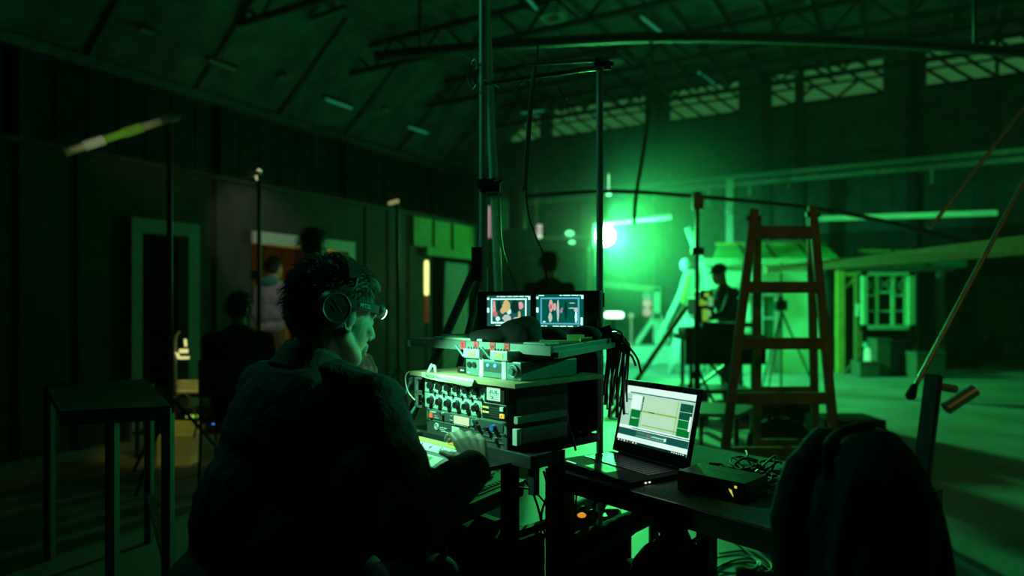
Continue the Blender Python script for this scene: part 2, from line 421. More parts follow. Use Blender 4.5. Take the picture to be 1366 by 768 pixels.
# tall upright bright post and thin dark line across
m = MB(); b = P(973, 489, 13.5); m.bar(V((b.x, b.y, 0)), P(973, 240, 13.5), .11, .11); m.cyl(P(968, 282, 13.4), P(974, 282, 13.4), .06)
tag(m.build('upright_post', palep), 'tall pale upright post rising behind the dark light stand', 'post')
m = MB(); m.tube([P(700, 262, 7.2), P(812, 255, 7.0), P(930, 262, 7.0), P(1080, 277, 6.8), P(1180, 295, 6.7), P(1262, 316, 6.6), P(1400, 350, 6.4)], .022, n=8)
tag(m.build('sagging_pole', steel_dk), 'thin dark bent pole sagging across behind the wooden ladder', 'pole')
c0 = P(1085, 292, 12.4); c1 = P(1330, 284, 11.2)
m = MB(); m.bar(c0, c1, .1, .09); tag(m.build('pale_batten', palep), 'pale horizontal batten above the yellow house front', 'batten')

# partition with doorways
def RP(px, z):   # point on partition line under a photo column
    k = (px-683)/FPX; t = (k*7.35+2.84)/(.497-.868*k); return V((-2.84+.497*t, 7.35+.868*t, z)), t
PART = frame_from((-2.84, 7.35, 0), (.497, .868, 0), (-.868, .497, 0))   # x along, y behind, z up
ta, tb = 0.0, RP(470, 0)[1]; tc, td = RP(576, 0)[1], RP(640, 0)[1]; t0_, t1_ = -1.35, -.66
Hh, Ht = 2.05, 2.59
mb = MB(PART)
for a, b in ((-9, t0_), (t1_, ta), (tb, tc)): mb.bx((a, 0, 0), (b, .1, Ht))
mb.bx((t0_, 0, Hh), (t1_, .1, Ht)); mb.bx((ta, 0, Hh), (tb, .1, Ht)); mb.bx((tc, 0, Hh), (td, .1, Ht))
x = -9
while x < tc:
    if not any(a-.05 < x < b for a, b in ((t0_, t1_), (ta, tb))): mb.bx((x, -.02, 0), (x+.035, 0, Ht))
    x += .45
mb.bx((-9, -.03, Ht-.05), (td, 0, Ht))
struct(mb, 'wall_partition', partboard, 'brown boarded partition wall with doorways')
greenb = M('green_boards', (.22, .42, .12), .7, var=.2)
for i, (a, b) in enumerate(((548, 572), (576, 597), (601, 628))):
    mb = MB(PART); mb.bx((RP(a, 0)[1], -.06, 2.1), (RP(b, 0)[1], -.022, 2.52)); struct(mb, 'trim_%d' % (40+i), greenb, 'greenish panel high on the partition')
m2 = MB(PART)
m2.bx((RP(562, 0)[1], -.12, 1.98), (td, -.02, 2.1)); struct(m2, 'trim_43', greenb, 'green lintel over the far doorway')
frm = M('door_frame_white', (.75, .74, .7), .6, emit=None, var=.08)
def door_frame(n, a, b, mt, lab, sides=(1, 1)):
    mb = MB(PART); mb.bx((a, -.05, Hh-.13), (b, .12, Hh))
    if sides[0]: mb.bx((a, -.05, 0), (a+.1, .12, Hh-.13))
    if sides[1]: mb.bx((b-.12, -.05, 0), (b, .12, Hh-.13))
    struct(mb, 'door_%d' % n, mt, lab)
door_frame(1, t0_, t1_, M('teal_frame', (.3, .4, .38), .6), 'dim teal door frame in the dark partition')
door_frame(2, ta, tb, frm, 'white door frame around the lit doorway', (0, 1))
# room behind the doorways
mb = MB(PART); mb.bx((-.5, 2.2, 0), (2.7, 2.3, 2.5)); 
for i in range(9): mb.bx((-.45+i*.35, 2.17, 0), (-.42+i*.35, 2.2, 2.5))
mb.bx((-.5, .1, 0), (-.4, 2.2, 2.5)); mb.bx((2.6, .1, 0), (2.7, 2.2, 2.5)); mb.bx((-.5, .1, 2.5), (2.7, 2.3, 2.56)); struct(mb, 'wall_doorway', M('brown_panel', (.10, .06, .05), .8), 'brown panelled wall seen through the lit doorway')
mb = MB(PART); mb.bx((1.28, .4, 1.2), (1.62, .43, 2.0)); o = mb.build('green_poster', M('poster_green', (.45, .5, .12), .6, var=.3, scale=5)); tag(o, 'yellow-green board hanging inside the lit doorway', 'board')
mb = MB(PART); mb.bx((1.25, .46, 0), (1.65, .5, 2.02)); o = mb.build('plywood_sheet', wood_dk); tag(o, 'narrow plywood sheet standing behind the yellow-green board', 'plywood')
b0, b1 = P(590, 480, 10.6), P(622, 480, 10.9)
m = MB(); m.prism([V((b0.x, b0.y, 0)), V((b1.x, b1.y, 0)), V((b1.x, b1.y, 1.9)), V((b0.x+.05, b0.y, 1.92))], (.02, .06, 0))
tag(m.build('pale_board', M('grey_board', (.45, .42, .45), .7, emit=None)), 'tall pale grey board leaning in the far doorway', 'board')
m = MB(); m.cyl((b0.x, b0.y-.25, .0), (b0.x, b0.y-.25, .01), .1)
# haze fills the air of the whole place, thicker around the flood lamp
nt = W.node_tree; vs = nt.nodes.new('ShaderNodeVolumeScatter')
vs.inputs['Anisotropy'].default_value = .25; vs.inputs['Color'].default_value = (.8, 1, .85, 1); nt.links.new(vs.outputs[0], nt.nodes['World Output'].inputs['Volume'])
geo = nt.nodes.new('ShaderNodeNewGeometry'); mp = nt.nodes.new('ShaderNodeMapping'); mp.vector_type = 'TEXTURE'
mp.inputs['Location'].default_value = PUFF_C; mp.inputs['Scale'].default_value = (PUFF_R, PUFF_R*.9, PUFF_R*.62)
gr = nt.nodes.new('ShaderNodeTexGradient'); gr.gradient_type = 'QUADRATIC_SPHERE'
ma = nt.nodes.new('ShaderNodeMath'); ma.operation = 'MULTIPLY_ADD'; ma.inputs[1].default_value = PUFF; ma.inputs[2].default_value = HAZE
nt.links.new(geo.outputs['Position'], mp.inputs['Vector']); nt.links.new(mp.outputs['Vector'], gr.inputs['Vector']); nt.links.new(gr.outputs['Fac'], ma.inputs[0]); nt.links.new(ma.outputs[0], vs.inputs['Density'])
W.cycles.volume_step_size = .9
SC.cycles.volume_step_rate = 1; SC.cycles.volume_max_steps = 64
# ================================================================== people
FOLDS = bpy.data.textures.new('folds', 'CLOUDS'); FOLDS.noise_scale = .09; FOLDS.noise_depth = 2
def organic(mb, name, mt, parent, voxel, smooth=4, folds=0, label=None):
    o = mb.build(name, mt, parent, label=label)
    r = o.modifiers.new('skin', 'REMESH'); r.mode = 'VOXEL'; r.voxel_size = voxel; r.use_smooth_shade = True
    s_ = o.modifiers.new('smooth', 'SMOOTH'); s_.factor = .5; s_.iterations = smooth
    if folds:
        d = o.modifiers.new('folds', 'DISPLACE'); d.texture = FOLDS; d.texture_coords = 'LOCAL'; d.strength = folds; d.mid_level = .5
    return o
def hand(mb, wrist, d, nrm, side, curl=.35, s=1.0, spread=.12):
    """d: direction of the metacarpals, nrm: back of the hand, side: towards the thumb"""
    d = V(d).normalized(); side = V(side); side = (side - d*side.dot(d)).normalized(); nrm = V(nrm); nrm = (nrm-d*nrm.dot(d)-side*nrm.dot(side)).normalized()
    w = V(wrist); tips = []
    lens = (.043, .048, .045, .036)
    for i in range(4):
        off = (1.5-i)*.021*s
        k = w + d*(.088-.006*abs(i-1))*s + side*off
        mb.caps(w + side*off*.55 + d*.01*s, k,   .0150*s, .0130*s, n=10, k=3)
        a = curl*.6; p = k; L = lens[i]*s
        for j in range(3):
            dd = (d*math.cos(a) - nrm*math.sin(a) + side*(1.5-i)*spread).normalized()
            q = p + dd*L; mb.caps(p, q, (.0112-.0012*j)*s, (.0102-.0012*j)*s, n=10, k=3); p = q; L *= .68; a += curl
        tips.append(p)
    p = w + d*.022*s + side*.026*s - nrm*.004*s; dd = (d*.62 + side*.72 - nrm*.25).normalized()
    mb.caps(w + d*.01*s + side*.012*s, p, .016*s, .0155*s, n=10, k=3)
    q = p + dd*.036*s; mb.caps(p, q, .0135*s, .011*s, n=10, k=3); p = q; dd = (d*.9 + side*.32 - nrm*(.2+curl*.4)).normalized()
    q = p + dd*.03*s; mb.caps(p, q, .011*s, .0092*s, n=10, k=3); mb.caps(q, q + (dd-nrm*.2).normalized()*.02*s, .0095*s, .0075*s, n=10, k=3)
    return tips
def head_frame(c, yaw, pitch=0, roll=0):   # x forward, y left, z up
    return Matrix.Translation(V(c)) @ Matrix.Rotation(yaw, 4, 'Z') @ Matrix.Rotation(-pitch, 4, 'Y') @ Matrix.Rotation(roll, 4, 'X')
def head(mb, H, s=1.0):
    """H: head frame at the middle of the skull, between the ears"""
    Rr = H.to_3x3().to_4x4(); p = lambda x, y, z: H @ V((x*s, y*s, z*s))
    mb.ell(p(-.008, 0, .035), (.098*s, .077*s, .088*s), Rr, 28, 16)      # skull
    mb.ell(p(.036, 0, -.02), (.058*s, .064*s, .083*s), Rr, 24, 14)       # face
    mb.ell(p(.045, 0, -.078), (.038*s, .045*s, .032*s), Rr)              # jaw
    mb.ell(p(.074, 0, -.094), (.020*s, .023*s, .017*s), Rr)              # chin
    for y in (-1, 1):
        mb.caps(p(-.005, y*.058, -.045), p(.055, y*.036, -.088), .020*s, .017*s)   # jaw line
        mb.ell(p(.066, y*.037, -.022), (.023*s, .022*s, .018*s), Rr)     # cheek bone
        mb.caps(p(.086, y*.012, .022), p(.074, y*.046, .020), .011*s, .009*s)      # brow
        mb.ell(p(.0735, y*.031, .002), (.013*s, .014*s, .010*s), Rr)     # lids
        for k in range(9):                                                # ear rim
            a0, a1 = rad(-120+k*32), rad(-120+(k+1)*32)
            mb.caps(p(-.012-.016*math.cos(a0)*1., y*(.079+.006*(math.cos(a0)+1)), -.006+.029*math.sin(a0)), p(-.012-.016*math.cos(a1), y*(.079+.006*(math.cos(a1)+1)), -.006+.029*math.sin(a1)), .0045*s, .0045*s, n=8, k=3)
        mb.ell(p(-.004, y*.079, -.008), (.014*s, .006*s, .022*s), Rr); mb.ell(p(-.003, y*.077, -.032), (.008*s, .006*s, .009*s), Rr)
    mb.caps(p(.090, 0, .012), p(.110, 0, -.026), .0075*s, .0115*s)       # nose
    for y in (-1, 1): mb.ell(p(.098, y*.011, -.034), (.010*s, .008*s, .008*s), Rr)
    mb.caps(p(.091, -.017, -.056), p(.091, .017, -.056), .0075*s, .0075*s); mb.caps(p(.089, -.015, -.067), p(.089, .015, -.067), .0085*s, .0085*s)
def hair_cap(H, s, name, mt, parent, voxel, length=.0, n=600, tuft=.03, back=1.0):
    Rr = H.to_3x3().to_4x4(); p = lambda x, y, z: H @ V((x*s, y*s, z*s))
    mb = MB(); mb.ell(p(-.014, 0, .044), (.101*s, .084*s, .088*s), Rr, 28, 16); mb.ell(p(-.045, 0, -.01), (.063*s, .073*s, .07*s), Rr)
    mb.ell(p(.045, 0, .085), (.052*s, .062*s, .033*s), Rr)
    for y in (-1, 1): mb.ell(p(.000, y*.064, .05), (.04*s, .014*s, .038*s), Rr)
    if n:
        rnd = random.Random(3)
        for i in range(n):
            th = rnd.uniform(0, 2*math.pi); ph = rnd.uniform(-.5, 1.5)
            d = V((math.cos(ph)*math.cos(th), math.cos(ph)*math.sin(th), math.sin(ph)))
            if d.x > .45 and d.z < .35: continue
            if d.x > -.25 and d.z < .12 and d.y < 0: continue
            a = V((-.014+d.x*.099, d.y*.082, .044+d.z*.086)); flow = V((.35 if d.x > 0 else -.6, d.y*.4, -.55 if d.z < .5 else .1)) + V([rnd.uniform(-.5, .5) for _ in range(3)])
            b = a + d*tuft*.45 + flow*tuft*.7; c = b + flow*tuft*.9 - V((0, 0, tuft*.35))
            L = [p(*a), p(*b), p(*c)]
            mb.tube(L, .0016*s, n=3, sub=2, r2=.0004)
    if n: return mb.build(name, mt, parent)
    return organic(mb, name, mt, parent, voxel, 3)
def figure(name, label, J, mats, voxel=.007, headyaw=0, headpitch=0, hair='short', folds=.012, group=None, hood=False, parts=True, curl=.3, base=None, handdirs=None):
    """J: joints in world space. Body is one continuous mesh; clothes and hair are children."""
    root = thing(name, label, 'person', base or (J['pelvis'].x, J['pelvis'].y, 0), 0, group)
    top, bottom, shoe, hm = mats
    H = head_frame(J['head'], headyaw, headpitch)
    mb = MB(); head(mb, H, 1.0)
    hb = H @ V((-.03, 0, -.05)); mb.caps(J['neck'], hb, .056, .052)
    fw = J['fwd']; rt = V((fw.y, -fw.x, 0)); up = (J['neck']-J['pelvis']).normalized()
    RF = Matrix((fw.cross(up).normalized()*1.0, -(up.cross(fw.cross(up))).normalized()*-1.0, up)).transposed().to_4x4()
    C = J['pelvis'].lerp(J['neck'], .68)
    mb.ell(C, (.155, .105, .20), RF); mb.ell(J['pelvis'].lerp(J['neck'], .3), (.135, .105, .17), RF); mb.ell(J['pelvis'], (.16, .12, .12), RF)
    cl = MB(); cl.ell(C, (.185, .13, .22), RF); cl.ell(J['pelvis'].lerp(J['neck'], .33), (.168, .14, .20), RF); cl.ell(J['pelvis'].lerp(J['neck'], .02), (.178, .145, .10), RF)
    cl.caps(J['neck'].lerp(J['pelvis'], .1), J['neck']+up*.005, .085, .066)
    lg = MB(); lg.ell(J['pelvis']+up*.0, (.172, .137, .12), RF)
    sh = MB()
    for sd in ('R', 'L'):
        S, E_, Wr = J['sh'+sd], J['el'+sd], J['wr'+sd]
        mb.caps(C+up*.08, S, .05, .052); mb.caps(S, E_, .048, .037); mb.caps(E_, Wr, .037, .024)
        cl.caps(C+up*.08, S, .075, .072); cl.caps(S, E_, .068, .056); cl.caps(E_, E_.lerp(Wr, .93), .055, .042)
        hd = (handdirs or {}).get(sd)
        if hd is None:
            d = (Wr-E_).normalized(); tside = fw - d*fw.dot(d); out = (rt if sd == 'R' else -rt)
            if tside.length < .3: tside = up
            hd = (d, out, tside)
        hand(mb, Wr + hd[0]*.0, hd[0], hd[1], hd[2], curl)
        HP, K, A = J['hip'+sd], J['kn'+sd], J['an'+sd]
        mb.caps(HP, K, .078, .054); mb.caps(K, A, .052, .034)
        lg.caps(HP, K, .094, .072); lg.caps(K, A.lerp(K, .04), .069, .058)
        f2 = J.get('toe'+sd, fw); f2 = V((f2.x, f2.y, 0)).normalized()
        heel = V((A.x, A.y, 0)) - f2*.035 + V((0,0,.035)); toe = V((A.x, A.y, 0)) + f2*.165 + V((0,0,.03))
        heel.z += A.z-.085; toe.z += A.z-.085
        mb.caps(A, heel, .035, .03); mb.caps(heel, toe, .03, .024)
        sh.caps(heel, toe.lerp(heel, .25), .038, .040); sh.caps(toe.lerp(heel, .5), toe, .042, .035); sh.caps(heel, A, .038, .044)
        sh.bar(heel - f2*.03 - V((0,0,.028)), toe + f2*.028 - V((0,0,.023)), .085, .014)
    organic(mb, 'body', skin, root, voxel*.85, 3)
    organic(cl, 'jacket' if not hood else 'hoodie', top, root, voxel, 5, folds)
    organic(lg, 'trousers', bottom, root, voxel, 5, folds)
    organic(sh, 'shoes', shoe, root, voxel, 2)
    if hood:
        m = MB(); b = J['neck'] - fw*.06; m.ell(b, (.11, .065, .075), RF); m.torus(J['neck']+up*.02, .085, .025, ax=(up+fw*.25)); organic(m, 'hood', hood, root, voxel, 4, .006)
    if hair == 'short': hair_cap(H, 1.0, 'hair', hm, root, voxel)
    if hair == 'hat':
        m = MB(); Rr = H.to_3x3().to_4x4(); m.ell(H @ V((-.012, 0, .052)), (.107, .09, .082), Rr); m.ell(H @ V((.085, 0, .05)), (.06, .06, .012), Rr); organic(m, 'cap', hm, root, voxel, 2)
    m = MB()
    for y in (-1, 1): m.ell(H @ V((.076, y*.031, .002)), (.0115, .0115, .0115))
    m.build('eyes', M('eye_white', (.7, .7, .68), .3, var=0), root)
    return root, H
def standing(x, y, h, yaw, lean=0, arms=None, stance=.11):
    f = V((math.cos(yaw), math.sin(yaw), 0)); r = V((f.y, -f.x, 0)); s = h/1.78; o = V((x, y, 0)); z = lambda k: V((0, 0, k*s))
    J = dict(fwd=f, head=o+f*.03+f*lean+z(1.655), neck=o+f*lean*.8+z(1.49), pelvis=o+z(.96))
    for sd, q in (('R', 1), ('L', -1)):
        J['sh'+sd] = o + r*q*.185 + f*lean*.75 + z(1.42); J['hip'+sd] = o + r*q*.09 + z(.92)
        J['kn'+sd] = o + r*q*stance + f*.02 + z(.5); J['an'+sd] = o + r*q*(stance+.01) - f*.02 + z(.085/s)
        J['el'+sd] = o + r*q*.235 - f*.01 + f*lean*.6 + z(1.13); J['wr'+sd] = o + r*q*.22 + f*.09 + f*lean*.5 + z(.90)
    if arms:
        for k, (a, b, c) in arms.items(): J[k] = o + f*a + r*b + z(c)
    return J
def seated(x, y, yaw, seat=.46, s=1.0, lean=.1, arms=None):
    f = V((math.cos(yaw), math.sin(yaw), 0)); r = V((f.y, -f.x, 0)); o = V((x, y, 0)); z = lambda k: V((0, 0, k))
    J = dict(fwd=f, head=o+f*(lean+.05)+z(seat+.77*s), neck=o+f*lean+z(seat+.61*s), pelvis=o+z(seat+.11))
    for sd, q in (('R', 1), ('L', -1)):
        J['sh'+sd] = o + r*q*.19 + f*lean*.9 + z(seat+.54*s); J['hip'+sd] = o + r*q*.09 + f*.03 + z(seat+.09)
        J['kn'+sd] = o + r*q*.13 + f*.44 + z(seat+.07); J['an'+sd] = o + r*q*.13 + f*.42 + z(.085)
        J['el'+sd] = o + r*q*.23 + f*(lean+.08) + z(seat+.27*s); J['wr'+sd] = o + r*q*.17 + f*(lean+.3) + z(seat+.22*s)
    if arms:
        for k, (a, b, c) in arms.items(): J[k] = o + f*a + r*b + z(c)
    return J
hoodgrey = M('grey_hoodie', (.5, .5, .54), .9, scale=14, var=.3)
tealhood = M('teal_lining', (.06, .35, .27), .9)
p = P(364, 400, 7.9)
figure('person', 'person in a pale grey hoodie and yellow-lit trousers standing in the bright doorway', standing(p.x, p.y, 1.80, rad(70)), (hoodgrey, M('olive_trousers', (.30, .22, .08), .8), rubber, hairdk), headyaw=rad(75), hood=tealhood)
p = P(336, 400, 8.7)
figure('person', 'person half hidden by the door edge, grey top and yellow-lit face', standing(p.x, p.y, 1.66, rad(20)), (greyf, M('tan_trousers', (.4, .25, .07), .8), rubber, hairdk), headyaw=rad(10))
p = P(416, 400, 5.2)
figure('person', 'person standing as a black silhouette in front of the white door frame', standing(p.x, p.y, 1.83, rad(60)), (fabric, jeansm, rubber, hairdk), headyaw=rad(60))
p = P(314, 400, 5.0)
root, _ = figure('person', 'person in black sitting hunched in the dark behind the man with headphones', seated(p.x, p.y, rad(100), .45, .98, .1), (fabric, jeansm, rubber, hairdk), headyaw=rad(100), headpitch=rad(-12))
p = P(733, 400, 6.6)
figure('person', 'person in dark clothes standing behind the two lit monitors', standing(p.x, p.y, 1.76, rad(80)), (M('dark_teal_fabric', (.02, .03, .03), .9), jeansm, rubber, hairdk), headyaw=rad(80))
p = P(976, 400, 8.3)
figure('person', 'camera operator in black bending behind the equipment cart', standing(p.x, p.y, 1.74, rad(200), .16, arms=dict(elR=(.25, .22, 1.2), wrR=(.42, .1, 1.16), elL=(.28, -.22, 1.15), wrL=(.46, -.08, 1.12))), (fabric, jeansm, rubber, fabric), headyaw=rad(200), headpitch=rad(-20), hair='hat')
# chair of the hunched person
def plain_chair(name, label, x, y, yaw, seat=.45, cat='chair', mt=blackm, wide=.42, back=.86):
    t = thing(name, label, cat, (x, y, 0), yaw); F = FR((x, y, 0), yaw)
    m = MB(F); m.bx((-.2, -wide/2, seat-.03), (.2, wide/2, seat)); m.build('seat', fabric, t, bevel=.012)
    m = MB(F); m.bx((-.23, -wide/2, back-.26), (-.205, wide/2, back)); m.build('backrest', fabric, t, bevel=.01)
    for a in (-1, 1):
        for b in (-1, 1):
            m = MB(F)
            if a < 0: m.tube([(-.25, b*wide*.47, 0), (-.2, b*wide*.47, seat-.02), (-.225, b*wide*.47, back)], .011, n=8)
            else: m.tube([(.22, b*wide*.47, 0), (.19, b*wide*.47, seat-.02)], .011, n=8)
            m.build('leg', mt, t)
    return t
q = P(314, 400, 5.0); plain_chair('folding_chair', 'black chair under the person sitting hunched in the dark', q.x+.02, q.y-.02, rad(100), .44)

# ================================================================== background set pieces
# green flood lamp on its stand
t = thing('flood_lamp', 'blazing green-white flood lamp on a stand behind the tall single pole', 'lamp', (LAMP.x, LAMP.y, 0))
F = frame_from(LAMP, (-1, 0, 0), (0, 0, 1))    # z faces +y?  build along explicit axes instead
m = MB(); m.cyl(LAMP+V((0,.12,0)), LAMP+V((0,-.015,0)), .10, .17, n=24); m.build('housing', blackm, t)
m = MB(); m.cyl(LAMP+V((0,-.016,0)), LAMP+V((0,-.04,0)), .16, .15, n=24); m.build('lens', E('flood_glow', (.35, 1, .5), 60), t)
m = MB(); b = P(787, 480, 11.05); m.cyl((b.x, 11.1, .05), (b.x, 11.1, 2.42), .022); m.bar(V((b.x, 11.1, 2.36)), V((LAMP.x, 11.1, 2.36)), .03); m.build('pole', steel, t)
m = MB(); m.bar(P(785, 330, 11.04), P(784, 388, 11.04), .12, .02); m.build('reflector_strip', palep, t)
for k in range(3):
    a = rad(90+120*k); m = MB(); m.cyl((b.x, 11.1, .55), (b.x+.5*math.cos(a), 11.1+.5*math.sin(a), .01), .012); m.build('leg', steel, t)
m = MB(); m.cyl(P(797, 298, 11.0), P(868, 291, 10.9), .045, n=12); m.build('boom_arm', palep, t)
m = MB(); m.cyl(P(868, 291, 10.9), P(895, 288, 10.85), .055, .05, n=12); m.build('boom_head', whitep, t)
m = MB(); m.box(P(795, 316, 11.0), (.09, .06, .42)); m.build('side_flap', whitep, t)
m = MB(); m.box(P(797, 348, 10.95), (.08, .06, .5)); m.build('ballast_box', whitep, t)
# small lights to its left
t = thing('hanging_light_bar', 'dim bar with two green glowing spots left of the flood lamp', 'light', P(760, 317, 11.5))
m = MB(); m.bar(P(715, 318, 11.5), P(790, 315, 11.5), .06); m.bar(P(716, 316, 11.5), P(716, 250, 11.5), .04); m.build('bar', steel, t)
for a, b, r in ((760, 311, .06), (763, 323, .045)):
    m = MB(); m.ell(P(a, b, 11.4), (r*1.3, r, r*.8)); m.build('spot', E('green_spot', (.12, .9, .3), 2.2), t)
t = thing('indicator_light_stack', 'small stack of three reddish-white indicator lights behind the hanging cable', 'light', P(719, 313, 11.0))
m = MB(); m.box(P(720, 309, 11.02), (.1, .05, .34)); m.build('casing', blackm, t)
for b, c in ((302, (.5, .45, .4)), (308.5, (.5, .4, .4)), (315, (.5, .8, .55))):
    m = MB(); m.ell(P(719.5, b, 10.97), (.05, .03, .04)); m.build('indicator', E('ind%d' % int(b), c, .9), t)
m = MB(); m.ell(P(812, 257, 10.8), (.05, .05, .05)); m.cyl(P(812, 257, 10.8), P(812, 232, 10.8), .01); tag(m.build('hanging_bulb', E('bulb_dot', (.3, 1, .45), 1.6)), 'tiny bright bulb hanging above the flood lamp', 'bulb')
# teal boxes high left of the lamp
t = thing('hanging_cloth', 'dim teal panel hanging beside the second cart pole', 'panel', P(674, 306, 12))
m = MB(); m.prism([P(664, 268, 12), P(684, 268, 12), P(681, 306, 12), P(668, 306, 12)], (0, .08, 0)); m.build('cloth', M('teal_cloth', (.15, .5, .4), .8), t)
m = MB(); m.bar(P(655, 266, 12), P(760, 258, 12), .05); m.cyl(P(670, 266, 12), P(670, 250, 12), .01); m.build('hanging_rail', steel, t)
m = MB(); m.box(P(651, 296, 12), (.11, .06, .55)); tag(m.build('pinkish_light_strip', E('pinkish', (.75, .45, .5), .45)), 'short pinkish light strip seen between the two tall cart poles', 'light')
m = MB(); m.cyl(P(691, 250, 11), P(691, 306, 11), .16, n=16); m.cyl(P(691, 262, 11), P(691, 200, 11), .02); tag(m.build('dark_speaker', blackm), 'dark round loudspeaker hanging right of the teal panel', 'speaker')

# platform and wooden frame in front of the end wall
a0, a1 = P(770, 483, 14.6), P(908, 483, 14.2)
m = MB(); m.prism([V((a0.x, a0.y, 0)), V((a1.x, a1.y, 0)), V((a1.x+.6, a1.y+1.6, 0)), V((a0.x, a0.y+2, 0))], (0, 0, .36)); 
tag(m.build('stage_platform', M('platform_paint', (.75, .72, .72), .6, var=.1)), 'low pale platform in front of the end wall', 'platform')
t = thing('timber_gantry', 'pale timber frame with diagonal props standing on the low platform', 'frame', P(876, 460, 14.9))
for nm, a, b, w in (('top_rail', (796, 378), (880, 386), .13), ('post', (876, 384), (876, 459), .15), ('brace', (876, 418), (848, 459), .1), ('brace', (878, 418), (893, 459), .1), ('foot_rail', (872, 458.5), (897, 458.5), .07), ('post', (800, 378), (800, 459), .12)):
    m = MB(); m.bar(P(*a, 14.9), P(*b, 14.9), w, .08, up=(0,1,0)); m.build(nm, wood if nm == 'top_rail' else M('pinkish_timber', (.7, .6, .55), .6), t)
t = thing('signal_box', 'dark upright box with three round lamps inside the timber frame', 'signal', P(862, 460, 15.3))
m = MB(); m.bx(P(856, 390, 15.3)-V((0,.1,0)), P(870, 459.5, 15.3)+V((0,.1,0))); m.build('case', blackm, t)
for b, c in ((395, (.1, .6, .3)), (404, (.8, .6, .6)), (416, (.75, .5, .55))):
    m = MB(); q = P(863, b, 15.15); m.cyl(q, q+V((0,-.04,0)), .1, n=16); m.build('signal_lamp', E('sig%d' % b, c, .5), t)
m = MB(); m.ell(P(842, 421, 14.3), (.06, .05, .06)); m.cyl(P(842, 421, 14.3), V((P(842,421,14.3).x, 14.3, 0)), .015); tag(m.build('marker_light', E('mk', (.4, .6, .4), .4)), 'small pale marker light left of the round signal lamps', 'light')
# glowing tube low right of the monitors
t = thing('tube_lamp', 'short glowing white-green tube lamp just right of the monitors', 'lamp', P(819, 440, 9))
m = MB(); m.caps(P(810, 420, 9), P(828, 420, 9), .045, .045); m.build('tube', E('tube_glow', (.55, 1, .7), 3.2), t)
q = P(819, 423, 9); m = MB(); m.cyl((q.x, 9.05, 0), (q.x, 9.05, 1.06), .015); m.cyl((q.x, 9.05, 0), (q.x, 9.05, .02), .15, n=20); m.build('stand', blackm, t)
# leaning planks
t = thing('leaning_plank', 'bright pale plank leaning up towards the dark light stand', 'plank', P(890, 480, 12))
m = MB(); m.bar(P(919, 360, 11.7), P(909, 392, 11.8), .13, .03, up=(0,1,0)); m.bar(P(909, 388, 11.8), P(881, 446, 12.0), .08, .03, up=(0,1,0)); m.bar(P(881, 446, 12.0), P(872, 486, 12.1), .08, .03, up=(0,1,0)); m.build('plank', palep, t)
m = MB(); m.bar(P(919, 366, 11.6), P(911, 404, 11.7), .05); m.build('yellow_edge', yellowwood, t)
m = MB(); m.cyl(P(916, 408, 7.6), P(846, 512, 7.6*1.0), .028, n=10); q = P(846, 512, 7.6); m.cyl(q, V((q.x-.3, 7.5, .0)), .028); tag(m.build('leaning_pole', M('olive_paint', (.25, .3, .12), .6)), 'thin dark green pole slanting down across the bright floor', 'pole')
m = MB(); m.prism([P(926, 402, 12.2), P(930, 434, 12.2), P(912, 440, 12.2), P(903, 478, 12.25), P(900, 498, 12.3), P(892, 498, 12.3), P(900, 440, 12.25), P(911, 416, 12.2)], (0, .05, 0))
tag(m.build('white_sheet', palep), 'bright pale sheet hanging behind the camera rig', 'sheet')
t = thing('lit_bracket', 'bright slanted bracket lamp high on the dark light stand', 'bracket', P(923, 330, 11.8))
m = MB(); m.bar(P(917, 303, 11.8), P(927, 330, 11.8), .115, .08); m.build('upper_arm', palep, t)
m = MB(); m.bar(P(932, 340, 11.8), P(943, 368, 11.8), .10, .08); m.bar(P(929, 330, 11.8), P(932, 342, 11.8), .04); m.build('lower_arm', palep, t)
m = MB(); m.ell(P(914, 353, 11.8), (.09, .06, .115)); m.build('knob', whitep, t)
m = MB(); m.bar(P(917, 353, 11.8), P(933, 352, 11.8), .03); m.build('link', steel, t)
m = MB(); q = P(933, 352, 11.8); m.cyl((q.x, q.y, 0), q, .03); m.build('support', palep, t)
# dark light stand
q = P(930, 480, 6.8)
t = thing('light_stand', 'tall black light stand with a clamp at the top, left of the camera operator', 'stand', (q.x, q.y, 0))
m = MB(); m.cyl((q.x, q.y, .1), P(930, 272, 6.8), .022); m.cyl((q.x, q.y, .1), P(930, 420, 6.8), .032); m.build('pole', blackm, t)
m = MB(); m.box(P(930, 270, 6.8), (.1, .1, .15)); m.cyl(P(926, 262, 6.8), P(934, 262, 6.8), .05); m.build('clamp', blackm, t)
m = MB(); m.cyl(P(930, 335, 6.8)-V((.06,0,0)), P(930, 335, 6.8)+V((.06,0,0)), .04); m.build('knob', blackm, t)
for k in range(3):
    a = rad(80+120*k); m = MB(); m.cyl((q.x, q.y, .62), (q.x+.32*math.cos(a), q.y+.32*math.sin(a), .012), .014); m.build('leg', blackm, t)
